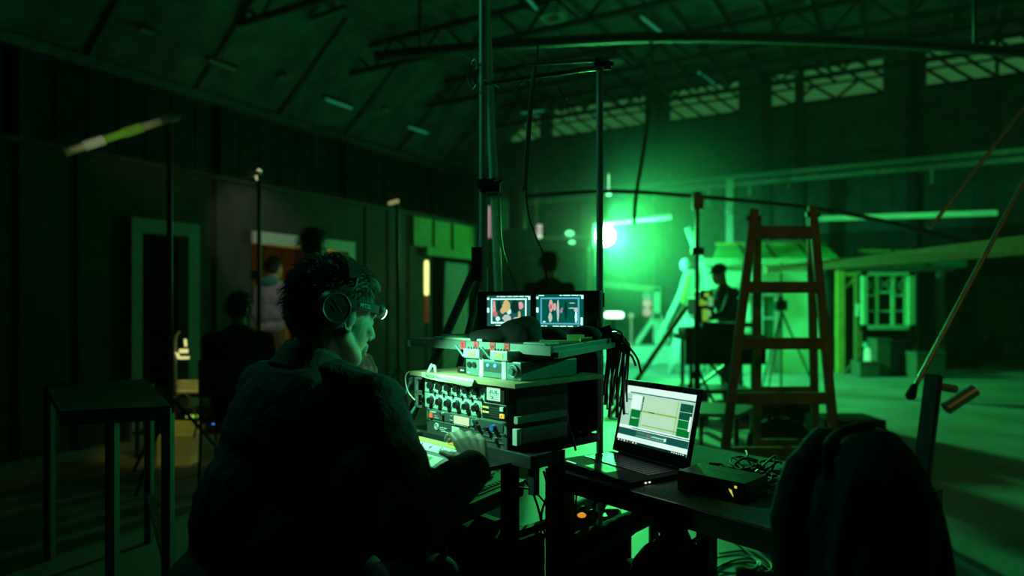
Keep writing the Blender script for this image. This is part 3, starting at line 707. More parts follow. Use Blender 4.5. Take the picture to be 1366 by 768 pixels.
# camera rig, light caught on its gear built as glowing patches, and cart
t = thing('film_camera', 'bulky dark film camera on the equipment cart, its yellow-green glints made as glowing patches', 'camera', P(938, 430, 7.7))
cx = P(935, 408, 7.7)
m = MB(); m.box(cx, (.22, .34, .2)); m.box(cx+V((.02, .02, .14)), (.12, .28, .08)); m.build('body', blackm, t, bevel=.015)
m = MB(); m.cyl(cx+V((-.02,-.17,0)), cx+V((-.03,-.34,0)), .06, .075, n=20); m.build('lens', blackm, t)
m = MB(); m.box(cx+V((-.05,-.37,.02)), (.17, .04, .13)); m.build('matte_box', black, t)
gl = E('glint_patch', (.28, .8, .06), .5)
for a, b, w, h, mt_ in ((940, 404, .05, .05, gl), (935, 403, .05, .07, gl), (948, 402, .05, .1, E('glint_panel', (.2, .9, .3), .5)), (945, 418, .05, .07, E('glint_panel', (.2, .9, .3), .5)), (941, 420, .06, .13, gl), (930, 412, .03, .06, gl), (943, 393, .05, .05, gl)):
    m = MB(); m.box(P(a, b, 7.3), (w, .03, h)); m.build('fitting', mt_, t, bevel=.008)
m = MB(); m.cyl(cx-V((0,0,.1)), cx-V((0,0,.28)), .06, .09); m.build('head', blackm, t)
t = thing('equipment_cart', 'black equipment cart under the film camera, loaded with cases', 'cart', P(955, 520, 7.6))
c0, c1 = P(905, 470, 7.6), P(1008, 470, 7.6)
m = MB(); m.bx((c0.x, 7.3, .86), (c1.x, 8.0-.18, .92)); m.build('shelf', blackm, t)
m = MB(); m.bx((c0.x+.02, 7.3, .92), (c0.x+.62, 7.75, 1.0)); m.bx((c0.x+.2, 7.35, 1.0), (c0.x+.8, 7.7, 1.05)); m.build('case', fabric, t, bevel=.03)
m = MB(); m.bx((c0.x, 7.28, .6), (c1.x, 7.3, .9)); m.build('side_drape', fabric, t)
m = MB(); m.bx((c0.x+.05, 7.3, .28), (c1.x-.1, 7.8, .33)); m.build('lower_shelf', blackm, t)
for a in (c0.x+.08, c1.x-.12):
    for b in (7.36, 7.74):
        m = MB(); m.bar((a, b, .12), (a, b, .88), .035); m.build('post', blackm, t)
        m = MB(); m.cyl((a-.015, b, .06), (a+.015, b, .06), .06, n=18); m.build('wheel', rubber, t)
m = MB(); m.bar((c0.x+.08, 7.36, .3), (c1.x-.12, 7.36, .82), .03); m.bar((c0.x+.08, 7.36, .82), (c1.x-.3, 7.36, .3), .03); m.build('cross_brace', blackm, t)
for i, (a, b, w, h, mt_, lab) in enumerate(((918, 505, .38, .26, black, 'black bin with an orange strap under the equipment cart'), (1000, 505, .3, .3, black, 'black box under the far end of the equipment cart'))):
    q = P(a, b, 7.45); t = thing('storage_bin', lab, 'bin', (q.x, q.y, 0)); m = MB(); m.bx((q.x-w/2, q.y-.15, .33 if False else .0), (q.x+w/2, q.y+.15, h)); m.build('bin', mt_, t, bevel=.02)
    m = MB(); m.bar((q.x-.02, q.y-.16, .02), (q.x+.06, q.y-.16, h-.02), .03, .01, up=(0,1,0)); m.build('strap', orange if i == 0 else redtape, t)
    m = MB(); m.bx((q.x-w/2-.01, q.y-.16, h-.02), (q.x+w/2+.01, q.y+.16, h+.01)); m.build('lid', mt_, t, bevel=.01)
for i, (a, b, w, h) in enumerate(((926, 474, .22, .07), (925, 482, .1, .1), (942, 486, .09, .16), (955, 478, .05, .07), (949, 473, .05, .05), (962, 492, .06, .22))):
    pass

# ------------------------------------------------------------------ white set house and its neighbours
HF = frame_from(V((P(945, 495, 12.4).x, 12.4, 0)), (1, -.04, 0), (0, 0, 1))   # x along front, y up, z towards camera
def hx(px): return (P(px, 495, 12.4).x - P(945, 495, 12.4).x)
wallg = M('house_paint', (.68, .9, .62), .7, scale=2.5, var=.08)
t = thing('set_house', 'pale green-lit set house with a tilted panel roof behind the ladder', 'set house', HF @ V((0,0,0)))
Wd = hx(1096)
m = MB(HF); Hh_ = 1.96
for a, b, c, d in ((0, hx(1000), 0, Hh_), (hx(1033), Wd, 0, Hh_), (hx(1000), hx(1033), 1.42, Hh_), (hx(1000), hx(1033), 0, .55)): m.bx((a, c, -.08), (b, d, 0))
m.bx((0, 0, -2.0), (.08, Hh_, -.08)); m.bx((Wd-.08, 0, -2.0), (Wd, Hh_, -.08))
m.build('wall', wallg, t)
m = MB(HF); m.bx((hx(998), .5, 0), (hx(1001), 1.46, .03)); m.bx((hx(1031), .5, 0), (hx(1036), 1.46, .03)); m.bx((hx(998), 1.4, 0), (hx(1036), 1.47, .03)); m.bx((hx(998), .5, 0), (hx(1036), .57, .03)); m.bx((hx(1015), .55, -.03), (hx(1017.5), 1.42, 0)); m.bx((hx(1000), .98, -.03), (hx(1033), 1.02, 0)); m.build('window_frame', palep, t)
m = MB(HF); m.bx((hx(1000), .55, -.06), (hx(1033), 1.42, -.05)); m.build('window_pane', M('greenish_glass', (.05, .2, .1), .2), t)
m = MB(HF); m.bx((hx(1022), .0, .0), (hx(1029), .5, .06)); m.build('downpipe', palep, t)
m = MB(HF); m.bx((-.15, Hh_, -.1), (Wd+.02, Hh_+.12, .22)); m.build('eave', M('eave_green', (.55, .75, .45), .6), t)
roofg = M('roof_panel_green', (.16, .62, .16), .55, scale=5, var=.25)
for i, (a, b) in enumerate(((958, 992), (996, 1029), (1033, 1073), (1077, 1112))):
    e0 = hx(a-12 if i == 0 else a-3); e1 = hx(b-1)
    m = MB(HF); m.prism([(e0, Hh_+.1, .2), (e1, Hh_+.1, .2), (hx(b+1), Hh_+.43, -.5), (hx(a+8 if i == 0 else a+1), Hh_+.43, -.5)], (0, -.04, -.04)); m.build('roof_panel', roofg, t)
    m = MB(HF); m.prism([(e1+.005, Hh_+.1, .21), (e1+.05, Hh_+.1, .21), (hx(b+1)+.06, Hh_+.45, -.5), (hx(b+1)+.01, Hh_+.45, -.5)], (0, -.03, -.03)); m.build('roof_gap', blackm, t)
    m = MB(HF); m.bx((hx(a+6 if i == 0 else a), Hh_+.42, -.54), (hx(b+2), Hh_+.47, -.46)); m.build('roof_ridge', yellowwood, t)
# slim tripod with dark lamp head in front of the house
q = P(1042, 480, 9.6); t = thing('tripod', 'slim dark tripod with a small square head in front of the set house', 'tripod', (q.x, q.y, 0))
m = MB(); m.cyl((q.x, q.y, .02), P(1042, 350, 9.6), .014); m.build('column', blackm, t)
m = MB(); m.box(P(1041, 407, 9.6), (.17, .12, .15)); m.cyl(P(1041, 402, 9.6), P(1041, 395, 9.6), .04); m.build('head', blackm, t, bevel=.02)
for dx, dy in ((.42, -.1), (-.34, -.2), (.0, .42)):
    m = MB(); m.cyl((q.x, q.y, 1.16), (q.x+dx*1.1, q.y+dy*1.1, .012), .016, .012); m.build('leg', steel_dk, t)
# yellow framed house front with the white window
t = thing('timber_house_front', 'dark unfinished house front with yellow posts right of the white set house', 'set house', V((6.6, 12.3, 0)))
d0 = 12.3
def px_(x, z, d=d0): return V(((x-683)/FPX*d, d, z))
m = MB(); m.bx(px_(1118, 0, 13.0), px_(1300, 2.15, 13.1)); 
for k in range(14): m.bx(px_(1118, .15*k, 12.98), px_(1300, .15*k+.015, 13.0))
m.build('back_wall', M('dark_timber', (.045, .035, .02), .8), t)
for a, w, mt_, nm in ((1120.5, .13, yellowwood, 'post'), (1144, .12, M('dull_yellow_wood', (.36, .30, .09), .6), 'post'), (1216.5, .16, M('grey_timber', (.12, .12, .09), .7), 'post'), (1254, .1, M('grey_timber'), 'post')):
    m = MB(); m.bx(px_(a, 0)-V((w/2, .05, 0)), px_(a, 1.86)+V((w/2, .05, 0))); m.build(nm, mt_, t)
m = MB(); m.bx(px_(1118, 1.86)-V((0, .06, 0)), px_(1270, 1.93)+V((0, .06, 0))); m.build('top_rail', M('grey_timber'), t)
m = MB(); m.bar(px_(1127, 1.80)-V((0,.03,0)), px_(1146, 1.80)-V((0,.03,0)), .05, .07); m.bar(px_(1127, 1.55), px_(1144, 1.78), .04); m.build('brace', yellowwood, t)
m = MB(); m.bar(px_(1122, 0.02)-V((0,.12,0)), px_(1146, .34)-V((0,.12,0)), .05); m.build('floor_brace', M('grey_timber'), t)
m = MB(); m.box(px_(1141, 1.15)-V((0,.1,0)), (.06, .05, .22)); m.box(px_(1143, 1.22)-V((0,.12,0)), (.09, .05, .07)); m.build('bracket', whitep, t)
wf = M('window_white', (.50, .72, .50), .6, var=.1)
t2 = thing('lattice_window', 'white three-column window frame with crossed top panes hung on the dark house front', 'window frame', px_(1181, .8, 12.1))
dw = 12.1
def wp(x, y): return P(x, y, dw)
def wbar(x0, y0, x1, y1, nm, dy=.05):
    m = MB(); a, b = wp(x0, y0), wp(x1, y1); m.bx((a.x, dw-dy, b.z), (b.x, dw, a.z)); return m.build(nm, wf, t2)
wbar(1148, 363, 1217, 368, 'frame_rail', .09); wbar(1148, 433, 1217, 439, 'frame_rail', .09); wbar(1148, 363, 1154, 439, 'frame_stile', .09); wbar(1209, 363, 1217, 439, 'frame_stile', .09)
wbar(1166, 368, 1170, 433, 'mullion'); wbar(1188, 368, 1192, 433, 'mullion'); wbar(1205, 368, 1209, 433, 'mullion', .03)
for a, b in ((1154, 1166), (1170, 1188), (1192, 1205)):
    wbar(a, 392 if a != 1170 else 388, b, 395.5 if a != 1170 else 391.5, 'transom', .04); wbar(a, 413.5, b, 416, 'glazing_bar', .03)
    m = MB(); yb = 392 if a != 1170 else 388
    for (x0, y0, x1, y1) in ((a, 370, b, yb), (b, 370, a, yb)): m.bar(wp(x0, y0)-V((0,.02,0)), wp(x1, y1)-V((0,.02,0)), .03, .02)
    m.bar(wp(a, (370+yb)/2)-V((0,.022,0)), wp(b, (370+yb)/2)-V((0,.022,0)), .015, .02)
    m.build('cross_bars', M('lattice_grey', (.35, .42, .33), .6), t2)
    m = MB(); m.bx((wp(a, 0).x, dw-.008, wp(0, 433).z), (wp(b, 0).x, dw-.004, wp(0, 368).z)); m.build('pane', glass_w, t2)
m = MB(); m.bx((wp(1150, 0).x, dw, wp(0, 439).z-.02), (wp(1215, 0).x, 12.24, wp(0, 365).z)); m.build('backing', M('dark_timber'), t2)
for i, (a, b, c, mt_) in enumerate(((1143, 1186, .0, M('teal_panel', (.12, .3, .22), .7)), (1192, 1236, .0, M('teal_panel')), (1242, 1290, 0, M('teal_panel')))):
    t3 = thing('roof_light_panel', ('dull teal roof panel with a yellow top edge above the lattice window', 'dim roof panel above the right half of the lattice window', 'dim roof panel at the dark edge beyond the lattice window')[i], 'panel', px_(a, 2.1))
    m = MB(); m.prism([px_(a, 1.95, 12.35), px_(b, 1.95, 12.35), px_(b+1, 2.26, 12.8), px_(a+2, 2.26, 12.8)], (0, .03, -.03)); m.build('sheet', mt_, t3)
    m = MB(); m.bar(px_(a+2, 2.27, 12.8), px_(b+1, 2.27, 12.8), .05, .04); m.build('top_edge', M('dull_yellow_wood') if i else yellowwood, t3)
    m = MB(); m.bar(px_(a-3, 1.95, 12.4), px_(a-2, 2.26, 12.8), .04); m.build('side_bar', M('grey_timber'), t3)
# long brown plank crossing in front of the set
m = MB(); m.prism([P(1022, 355, 8.6), P(1024, 364, 8.6), P(1180, 355, 7.2), P(1420, 336, 5.6), P(1420, 306, 5.6), P(1180, 338, 7.2)], (.0, .1, .0))
tag(m.build('long_plank', M('umber_wood', (.30, .2, .08), .7)), 'long brown plank running from the ladder to the dark edge above the lattice window', 'plank')
# things below the lattice window
q = P(1157, 478, 11.6); t = thing('bottle', 'glowing green bottle with a teal cap on a box below the lattice window', 'bottle', (q.x, 11.6, .28))
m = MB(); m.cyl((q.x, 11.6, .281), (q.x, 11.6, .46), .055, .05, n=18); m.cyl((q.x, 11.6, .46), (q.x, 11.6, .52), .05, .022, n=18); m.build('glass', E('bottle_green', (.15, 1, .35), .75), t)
m = MB(); m.cyl((q.x-.02, 11.6, .52), (q.x-.02, 11.6, .6), .05, .045, n=18); m.build('cap', M('teal_cap', (.05, .5, .5), .4), t)
items = ((1154, 11.7, .34, .28, 'low dark crate carrying the glowing bottle', 'crate', M('grey_timber')), (1173, 11.9, .26, .66, 'pale grey cardboard carton standing right of the glowing bottle', 'carton', M('dim_carton', (.11, .12, .09), .8)),
         (1196, 11.9, .42, .62, 'black box standing under the lattice window', 'box', black), (1235, 11.5, .5, .45, 'grey bulky box at the dark right part of the house front', 'box', M('dim_carton')))
for px, d, w, h, lab, nm, mt_ in items:
    q = P(px, 490, d); m = MB(); m.bx((q.x-w/2, d-.15, 0), (q.x+w/2, d+.15, h)); m.bx((q.x-w/2-.01, d-.16, h-.06), (q.x+w/2+.01, d+.16, h-.0)); tag(m.build(nm, mt_, bevel=.015), lab, nm)
# low black flight cases on the floor behind the ladder
for x0, x1, y0, d, h, lab in ((1016, 1084, 530, 6.9, .27, 'low black flight case on the floor behind the ladder'), (1100, 1183, 577, 5.6, .29, 'wide black flight case on the floor behind the jacket')):
    a, b = P(x0, y0, d), P(x1, y0, d); t = thing('flight_case', lab, 'case', ((a.x+b.x)/2, d, 0))
    m = MB(); m.bx((a.x, d, .03), (b.x, d+.38, h)); m.build('box', black, t, bevel=.01)
    m = MB(); m.bx((a.x-.004, d-.004, h-.09), (b.x+.004, d+.384, h-.075)); m.build('rim', blackm, t)
    for c in (a.x+.04, b.x-.04):
        for e in (.04, .34): m = MB(); m.cyl((c-.012, d+e, .022), (c+.012, d+e, .022), .022); m.build('caster', rubber, t)
    m = MB(); m.box(((a.x+b.x)/2, d-.006, h*.5), (.12, .012, .05)); m.build('handle', steel_dk, t)
# small table behind the ladder's left leg
a = P(930, 555, 5.5); t = thing('side_table', 'small low green-lit table behind the ladder and laptop', 'table', (a.x+.25, 5.5, 0))
m = MB(); m.prism([PZ(905, 555, .4), PZ(985, 558, .4), PZ(1010, 545, .4), PZ(930, 540, .4)], (0, 0, .03)); m.build('tabletop', greyp, t)
for c in ((912, 555), (982, 557), (1004, 546), (935, 542)): q = PZ(*c, .4); m = MB(); m.bar((q.x, q.y, 0), (q.x, q.y, .4), .03); m.build('leg', blackm, t)
# dark crates on the floor left of ladder
for i, (px, d, w, h, lab) in enumerate(((880, 6.3, .5, .2, 'low black bag on the bright floor beside the camera cart'), (1040, 5.1, .5, .4, 'dark stacked tray behind the lower rungs of the ladder'))):
    q = P(px, 500, d); m = MB(); m.ell((q.x, d, h/2), (w/2, .14, h/2), n=24, m=10); m.torus((q.x, d, h*.9), .09, .012, ax=(0,1,0))
    if i: tag(m.build('tool_bag', fabric), lab, 'bag')
# ------------------------------------------------------------------ wooden step ladder
t = thing('step_ladder', 'brown wooden step ladder with broad rungs standing open behind the laptop table', 'ladder', V((P(1045, 600, 4.3).x, 4.3, 0)))
dF, dB = 4.15, 4.75
FL0, FL1 = P(1006, 279, 4.45), V((P(958, 600, dF).x, dF, 0)); FR0, FR1 = P(1083, 274, 4.45), V((P(1122, 600, dF).x, dF, 0))
BL0, BL1 = P(1010, 287, 4.5), V((P(1010, 600, dB).x, dB, 0)); BR0, BR1 = P(1081, 283, 4.5), V((P(1089, 600, dB).x, dB, 0))
lw = wood_dk
for a, b, w in ((FL0, FL1, .055), (FR0, FR1, .055), (BL0, BL1, .05), (BR0, BR1, .05)):
    m = MB(); m.bar(b, a, w, .035, up=(0,1,0)); m.build('leg', lw, t, bevel=.004)
for y in (310, 383, 458, 531, 604):
    def onl(a, b):
        s0, s1 = 0., 1.
        for _ in range(30):
            k = (s0+s1)/2; c = a.lerp(b, k)
            if HZ-(c.z-CZ)/c.y*FPX < y: s0 = k
            else: s1 = k
        return a.lerp(b, s0)
    a, b = onl(FL0, FL1), onl(FR0, FR1); m = MB(); m.bar(a-V((.02,0,0)), b+V((.02,0,0)), .03, .075 if y > 320 else .085); m.build('rung', lw, t, bevel=.004)
for y in (520, 590):
    a, b = onl(BL0, BL1), onl(BR0, BR1); m = MB(); m.bar(a, b, .025, .05); m.build('rear_rung', lw, t)
m = MB(); m.cyl(FL0-V((.05,0,.06)), FL0+V((.04,0,-.06)), .018); m.cyl(FR0-V((.04,0,.06)), FR0+V((.05,0,-.06)), .018); m.build('hinge', steel_dk, t)
# boom stands at the right edge
t = thing('tripod_stand', 'slanting tripod stand at the right edge beside the jacket', 'stand', P(1250, 560, 3.6))
top = P(1262, 425, 3.9)
m = MB(); m.cyl(P(1216, 524, 3.7), P(1400, 178, 4.0), .013, n=10); m.build('shiny_leg', steel, t)
m = MB(); m.caps(P(1215, 527, 3.7), P(1219, 516, 3.7), .028, .02); m.build('rubber_foot', rubber, t)
m = MB(); m.bar(P(1246, 500, 3.6), V((P(1218, 600, 3.4).x, 3.4, .03)), .08, .05); m.build('thick_leg', blackm, t, bevel=.01)
m = MB(); m.cyl(P(1262, 545, 3.7), P(1300, 520, 3.7), .035); m.cyl(P(1252, 515, 3.6), P(1275, 519, 3.6), .022); m.build('knob', steel, t)
m = MB(); m.cyl(P(1400, 178, 4.0), V((P(1400, 178, 4.0).x, 4.0, 0.0)), .02); m.build('column', blackm, t)
m = MB(); m.cyl(P(1240, 305, 4.6), P(1420, 75, 4.6), .014, n=8); m.cyl(P(1415, 80, 4.6), V((P(1415,80,4.6).x, 4.6, 0)), .02)
tag(m.build('boom_pole', steel), 'thin shiny boom pole poking in at the upper right edge', 'pole')

# ------------------------------------------------------------------ left side: fluorescent tube, booms, gear corner, rail
t = thing('fluorescent_tube', 'glowing yellow-white vertical tube light beside the far doorway', 'tube light', P(569, 400, 9.2))
m = MB(); m.caps(P(569, 350, 9.2), P(569, 391, 9.2), .03, .03); m.build('tube', E('tube_yellow', (.95, 1, .3), 1.5), t)
m = MB(); m.bar(P(569, 392, 9.22), P(569, 430, 9.22), .045); m.build('amber_base', E('amber_dim', (.3, .08, .02), .25), t)
q = P(569, 430, 9.22); m = MB(); m.cyl((q.x, q.y, 0), (q.x, q.y, 1.0), .02); m.cyl((q.x, q.y, 0), (q.x, q.y, .02), .16, n=18); m.build('stand', blackm, t)
def boom(name, lab, a, b, r, mats_, foot, cat='boom'):
    t = thing(name, lab, cat, (foot.x, foot.y, 0)); n = len(mats_)
    for i, mt_ in enumerate(mats_):
        m = MB(); p0, p1 = a.lerp(b, i/n), a.lerp(b, (i+1)/n); m.cyl(p0, p1, r*(1.25 if i % 2 else 1), n=10)
        m.build('boom_section', mt_, t)
    m = MB(); m.cyl((foot.x, foot.y, 0), a.lerp(b, .92), .02); m.build('stand', blackm, t)
    for k in range(3):
        g = rad(30+120*k); m = MB(); m.cyl((foot.x, foot.y, .6), (foot.x+.45*math.cos(g), foot.y+.45*math.sin(g), .012), .012); m.build('leg', blackm, t)
    return t
bw = M('boom_lit', (.6, .62, .5), .4, .3, emit=None)
a, b = P(85, 204, 4.4), P(237, 154, 4.8)
boom('boom_pole', 'white and yellow-green boom arm reaching in at the upper left', a, b, .028, [bw, whitep, M('boom_green', (.3, .7, .08), .4), M('boom_green'), bw, steel], V((b.x-.05, b.y, 0)), 'boom arm')
lamp('boom_spot_light', 'SPOT', (-2.2, 3.2, 2.0), 16, (.9, 1, .5), .04, target=a.lerp(b, .45), cone=26, blend=.8)  # spot trained on the boom arm, without a modelled fixture
a, b = P(320, 234, 6.2), P(348, 231, 6.2)
t = boom('boom_pole', 'small boom with a bright clamp above the lit doorway', a, b, .022, [steel, bw], V((b.x-.02, b.y, 0)), 'boom arm')
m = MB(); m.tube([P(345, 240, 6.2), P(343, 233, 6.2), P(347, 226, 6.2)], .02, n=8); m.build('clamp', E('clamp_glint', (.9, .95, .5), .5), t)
a, b = P(508, 273, 7.0), P(532, 270, 7.0)
t = boom('boom_pole', 'tiny boom tip glinting above the partition between the doorways', a, b, .022, [steel, bw], V((b.x, b.y, 0)), 'boom arm')
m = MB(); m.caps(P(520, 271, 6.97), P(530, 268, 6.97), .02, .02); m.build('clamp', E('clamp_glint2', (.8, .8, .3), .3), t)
# gear corner at left
q = P(262, 560, 5.6)
t = thing('gear_table', 'low dark table carrying the small keyboard unit in the left corner', 'table', (q.x, q.y, 0))
m = MB(); m.bx((q.x-.45, 5.45, .50), (q.x+.35, 5.85, .53)); m.build('tabletop', blackm, t)
for c in (-.42, .32):
    for e in (5.48, 5.82): m = MB(); m.bar((q.x+c, e, 0), (q.x+c, e, .5), .03); m.build('leg', blackm, t)
m = MB(); m.bx((q.x-.45, 5.45, .2), (q.x+.35, 5.85, .22)); m.build('shelf', blackm, t)
cream = M('keys_glow', (.75, .72, .4), .5, emit=(.75, .7, .15), es=.16)  # yellow light falling on the keyboard unit, put in as a faint glow
t = thing('keyboard_unit', 'pale yellow-lit unit with rows of small keys on the dark corner table', 'keyboard', (q.x, 5.6, .53))
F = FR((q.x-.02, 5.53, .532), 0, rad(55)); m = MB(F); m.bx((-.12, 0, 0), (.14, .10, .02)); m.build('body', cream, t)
m = MB(F)
for i in range(10):
    for j in range(3): m.bx((-.11+i*.025, .012+j*.028, .02), (-.093+i*.025, .03+j*.028, .026))
m.build('keys', M('olive_keys', (.3, .3, .1), .5), t)
t = thing('rack_unit', 'dark rack unit with green segment digits and one blue light under the corner table', 'rack unit', (q.x, 5.6, .22))
m = MB(); m.bx((q.x-.08, 5.47, .22), (q.x+.36, 5.8, .38)); m.build('case', black, t)
m = MB()
for i in range(4): m.bx((q.x-.02+i*.025, 5.462, .335), (q.x-.002+i*.025, 5.468, .355))
m.build('digits', E('digits', (.4, .85, .1), .8), t)
m = MB(); m.ell((q.x+.21, 5.46, .30), (.018, .01, .022)); m.build('blue_light', E('blue_led', (.05, .3, 1), 2.2), t)
t = thing('paper_stack', 'yellow-lit crumpled sheets lying by the corner rack unit', 'papers', (q.x-.08, 5.3, .0))
m = MB(); F = FR((q.x-.12, 5.42, .22), .2)
for i in range(4): m.add([F @ V((0, -.16, .03*i)), F @ V((.2, -.18, .02*i)), F @ V((.26, -.01, .02+.02*i)), F @ V((.02, 0, .01+.03*i))], [(0,1,2,3)])
m.prism([(q.x-.14, 5.24, 0), (q.x+.12, 5.24, 0), (q.x+.12, 5.43, 0), (q.x-.14, 5.43, 0)], (0, 0, .23)); m.build('papers_on_box', M('paper_glow', (.6, .6, .2), .7, emit=(.6, .6, .1), es=.06), t)  # yellow light on the sheets goes into their colour and glow
t = thing('clip_light', 'small yellow-lit clip light on a thin stand by the corner table', 'light', P(243, 480, 5.5))
m = MB(); m.cyl(P(234, 455, 5.5), V((P(234, 455, 5.5).x, 5.5, 0)), .01); m.tube([P(234, 455, 5.5), P(236, 447, 5.5), P(240, 442, 5.5)], .008); m.build('stand', steel, t)
lt = E('clip_glow', (.95, .95, .35), .8)
m = MB(); m.bar(P(238, 477, 5.45), P(252, 477, 5.45), .02); m.bar(P(238, 477, 5.45), P(237, 471, 5.45), .015); m.box(P(245, 468, 5.45), (.06, .03, .03)); m.bar(P(248, 462, 5.45), P(247, 452, 5.45), .015); m.bar(P(236, 471, 5.45), P(234, 471, 5.5), .01); m.build('lamp_head', lt, t)
m = MB(); m.tube([P(222, 540, 5.3), P(240, 525, 5.3), P(252, 530, 5.3), P(262, 560, 5.3), P(258, 585, 5.3)], .009, n=6)
tag(m.build('loose_cable', M('cable_yellowish', (.5, .5, .25), .5)), 'pale looping cable hanging off the corner table', 'cable')
# foreground left table with rail
t = thing('folding_table', 'dark metal framed table in the near left corner', 'table', P(130, 600, 2.4))
za = .86; c = [PZ(80, 548, za), PZ(228, 541, za), PZ(196, 505, za), PZ(60, 512, za)]
dmt = M('dark_green_metal', (.07, .085, .085), .5, .3)
m = MB(); m.prism(c, (0, 0, -.03)); m.build('tabletop', M('dim_top', (.04, .045, .045), .6), t)
for i, px in enumerate(((224, 541), (150, 545), (199, 505), (66, 512))):
    q = PZ(*px, za); m = MB(); m.bar((q.x, q.y, 0), (q.x, q.y, za-.03), .035); m.build('leg', dmt, t)
m = MB(); m.bar(c[0]+V((0,0,-.03)), c[1]+V((0,0,-.03)), .03, .045); m.build('front_rail', dmt, t)
m = MB(); q0, q1 = PZ(199, 505, za), PZ(224, 541, za); m.bar(V((q0.x, q0.y, .25)), V((q1.x, q1.y, .25)), .03); m.build('stretcher', dmt, t)
# ================================================================== sound cart
KR = rad(-46.7)
FK = FR((-.267, 2.03, 0), KR)              # x along the front of the racks (towards the near right end), y into them
def K(x, y, z): return FK @ V((x, y, z))
cart = thing('sound_cart', 'black steel sound cart carrying the lit rack units and two monitors', 'cart', (-.03, 2.05, 0))
m = MB(FK); m.bx((-.1, 0, .845), (.385, .36, .868)); m.bx((.385, 0, .845), (.46, .09, .868)); m.build('deck', blackm, cart, bevel=.003)
m = MB(FK); m.bx((-.1, -.012, .838), (.47, 0, .872)); m.bx((.46, 0, .838), (.472, .09, .872)); m.bx((.448, .0, .77), (.47, .02, .84)); m.build('deck_rail', M('worn_steel', (.12, .13, .13), .3, .7), cart, bevel=.002)
m = MB(FK); m.bx((-.08, -.27, .835), (.40, -.012, .845)); m.build('pull_out_tray', blackm, cart)
for x in (-.08, .36):
    for y in (.02, .2):
        m = MB(FK); m.bar((x, y, .1), (x, y, .84), .035); m.build('leg', blackm, cart)
        m = MB(FK); m.cyl((x-.015, y, .045), (x+.015, y, .045), .045, n=20); m.bar((x, y, .06), (x, y, .11), .02); m.build('wheel', rubber, cart)
m = MB(FK); m.bx((-.1, 0, .2), (.385, .22, .22)); m.build('lower_shelf', blackm, cart)
bt_ = thing('battery_case', 'black battery case standing on the lowest shelf of the sound cart', 'case', K(.15, .18, .22), KR)
m = MB(FK); m.bx((-.05, .05, .221), (.33, .19, .60)); m.build('case', fabric, bt_, bevel=.01)
m = MB(FK); m.bx((.1, .11, .60), (.2, .14, .62)); m.build('handle', black, bt_, bevel=.004)
m = MB(FK); m.bar((.36, .02, .64), (.36, .2, .64), .02); m.build('side_bar', blackm, cart)
UP = [V((-.336, 2.19, 1.118)), V((.107, 1.75, 1.118)), V((.325, 2.21, 1.118)), V((-.12, 2.47, 1.118))]
m = MB(); m.prism(UP, (0, 0, .022)); m.build('upper_shelf', M('teal_shelf', (.09, .13, .125), .45, .2), cart, bevel=.002)
ud = (UP[1]-UP[0]).normalized(); un = V((ud.y, -ud.x, 0))
m = MB(); m.bx((0,0,0),(0,0,0)) if False else m.bar(UP[0]+un*.006+V((0,0,.012)), UP[1]+un*.006+V((0,0,.012)), .01, .026); m.build('shelf_front_edge', M('edge_paint', (.22, .3, .28), .4, .3), cart)
m = MB(); rt_ = V(((UP[2]-UP[1]).y, -(UP[2]-UP[1]).x, 0)).normalized(); m.bar(UP[1]+rt_*.008+V((0,0,.0)), UP[2]+rt_*.008+V((0,0,.0)), .012, .016); m.build('shelf_side_rail', M('worn_steel2', (.3, .33, .3), .35, .6), cart)
def onfront(px):
    k = (px-683)/FPX; a, b = UP[0], UP[1]; t = (k*a.y-a.x)/((b.x-a.x)-k*(b.y-a.y)); return a.lerp(b, t)
for a, b in ((UP[3], 'x'), (V((.185, 1.995, 0)), 'y')):
    m = MB(); m.bar((a.x, a.y-.02, .868 if b == 'y' else .0), (a.x, a.y-.02, 1.118), .022); m.build('upright', blackm, cart)
m = MB(); q = onfront(551); m.torus(q+un*.015+V((0,0,.008)), .007, .003, ax=un); m.box(q+un*.013+V((0,0,.008)), (.012, .012, .02)); m.build('corner_bolt', chrome, cart)
# red tape labels on the shelf edge
for px, s_ in ((621.5, 'S'), (639, 'A'), (661, 'W'), (680, 'C')):
    q = onfront(px)+un*.0117+V((0,0,.012))
    F = frame_from(q, ud, (0,0,1)); 
    t = thing('tape_label', {'S': 'bright red tape label, first from the hat-free end of the shelf edge', 'A': 'red tape label marked A on the shelf edge above the first receiver', 'W': 'red tape label marked W on the shelf edge under the black cap', 'C': 'dull red tape label marked C, last on the shelf edge before the corner'}[s_], 'label', q, 0, 'red tape labels on the shelf edge')
    m = MB(F); m.bx((-.0105, -.012, 0), (.0105, .013, .0012)); m.build('tape', redtape, t)
    lettering(s_, F @ Matrix.Translation((0, 0, .0013)), .018, ink, t)
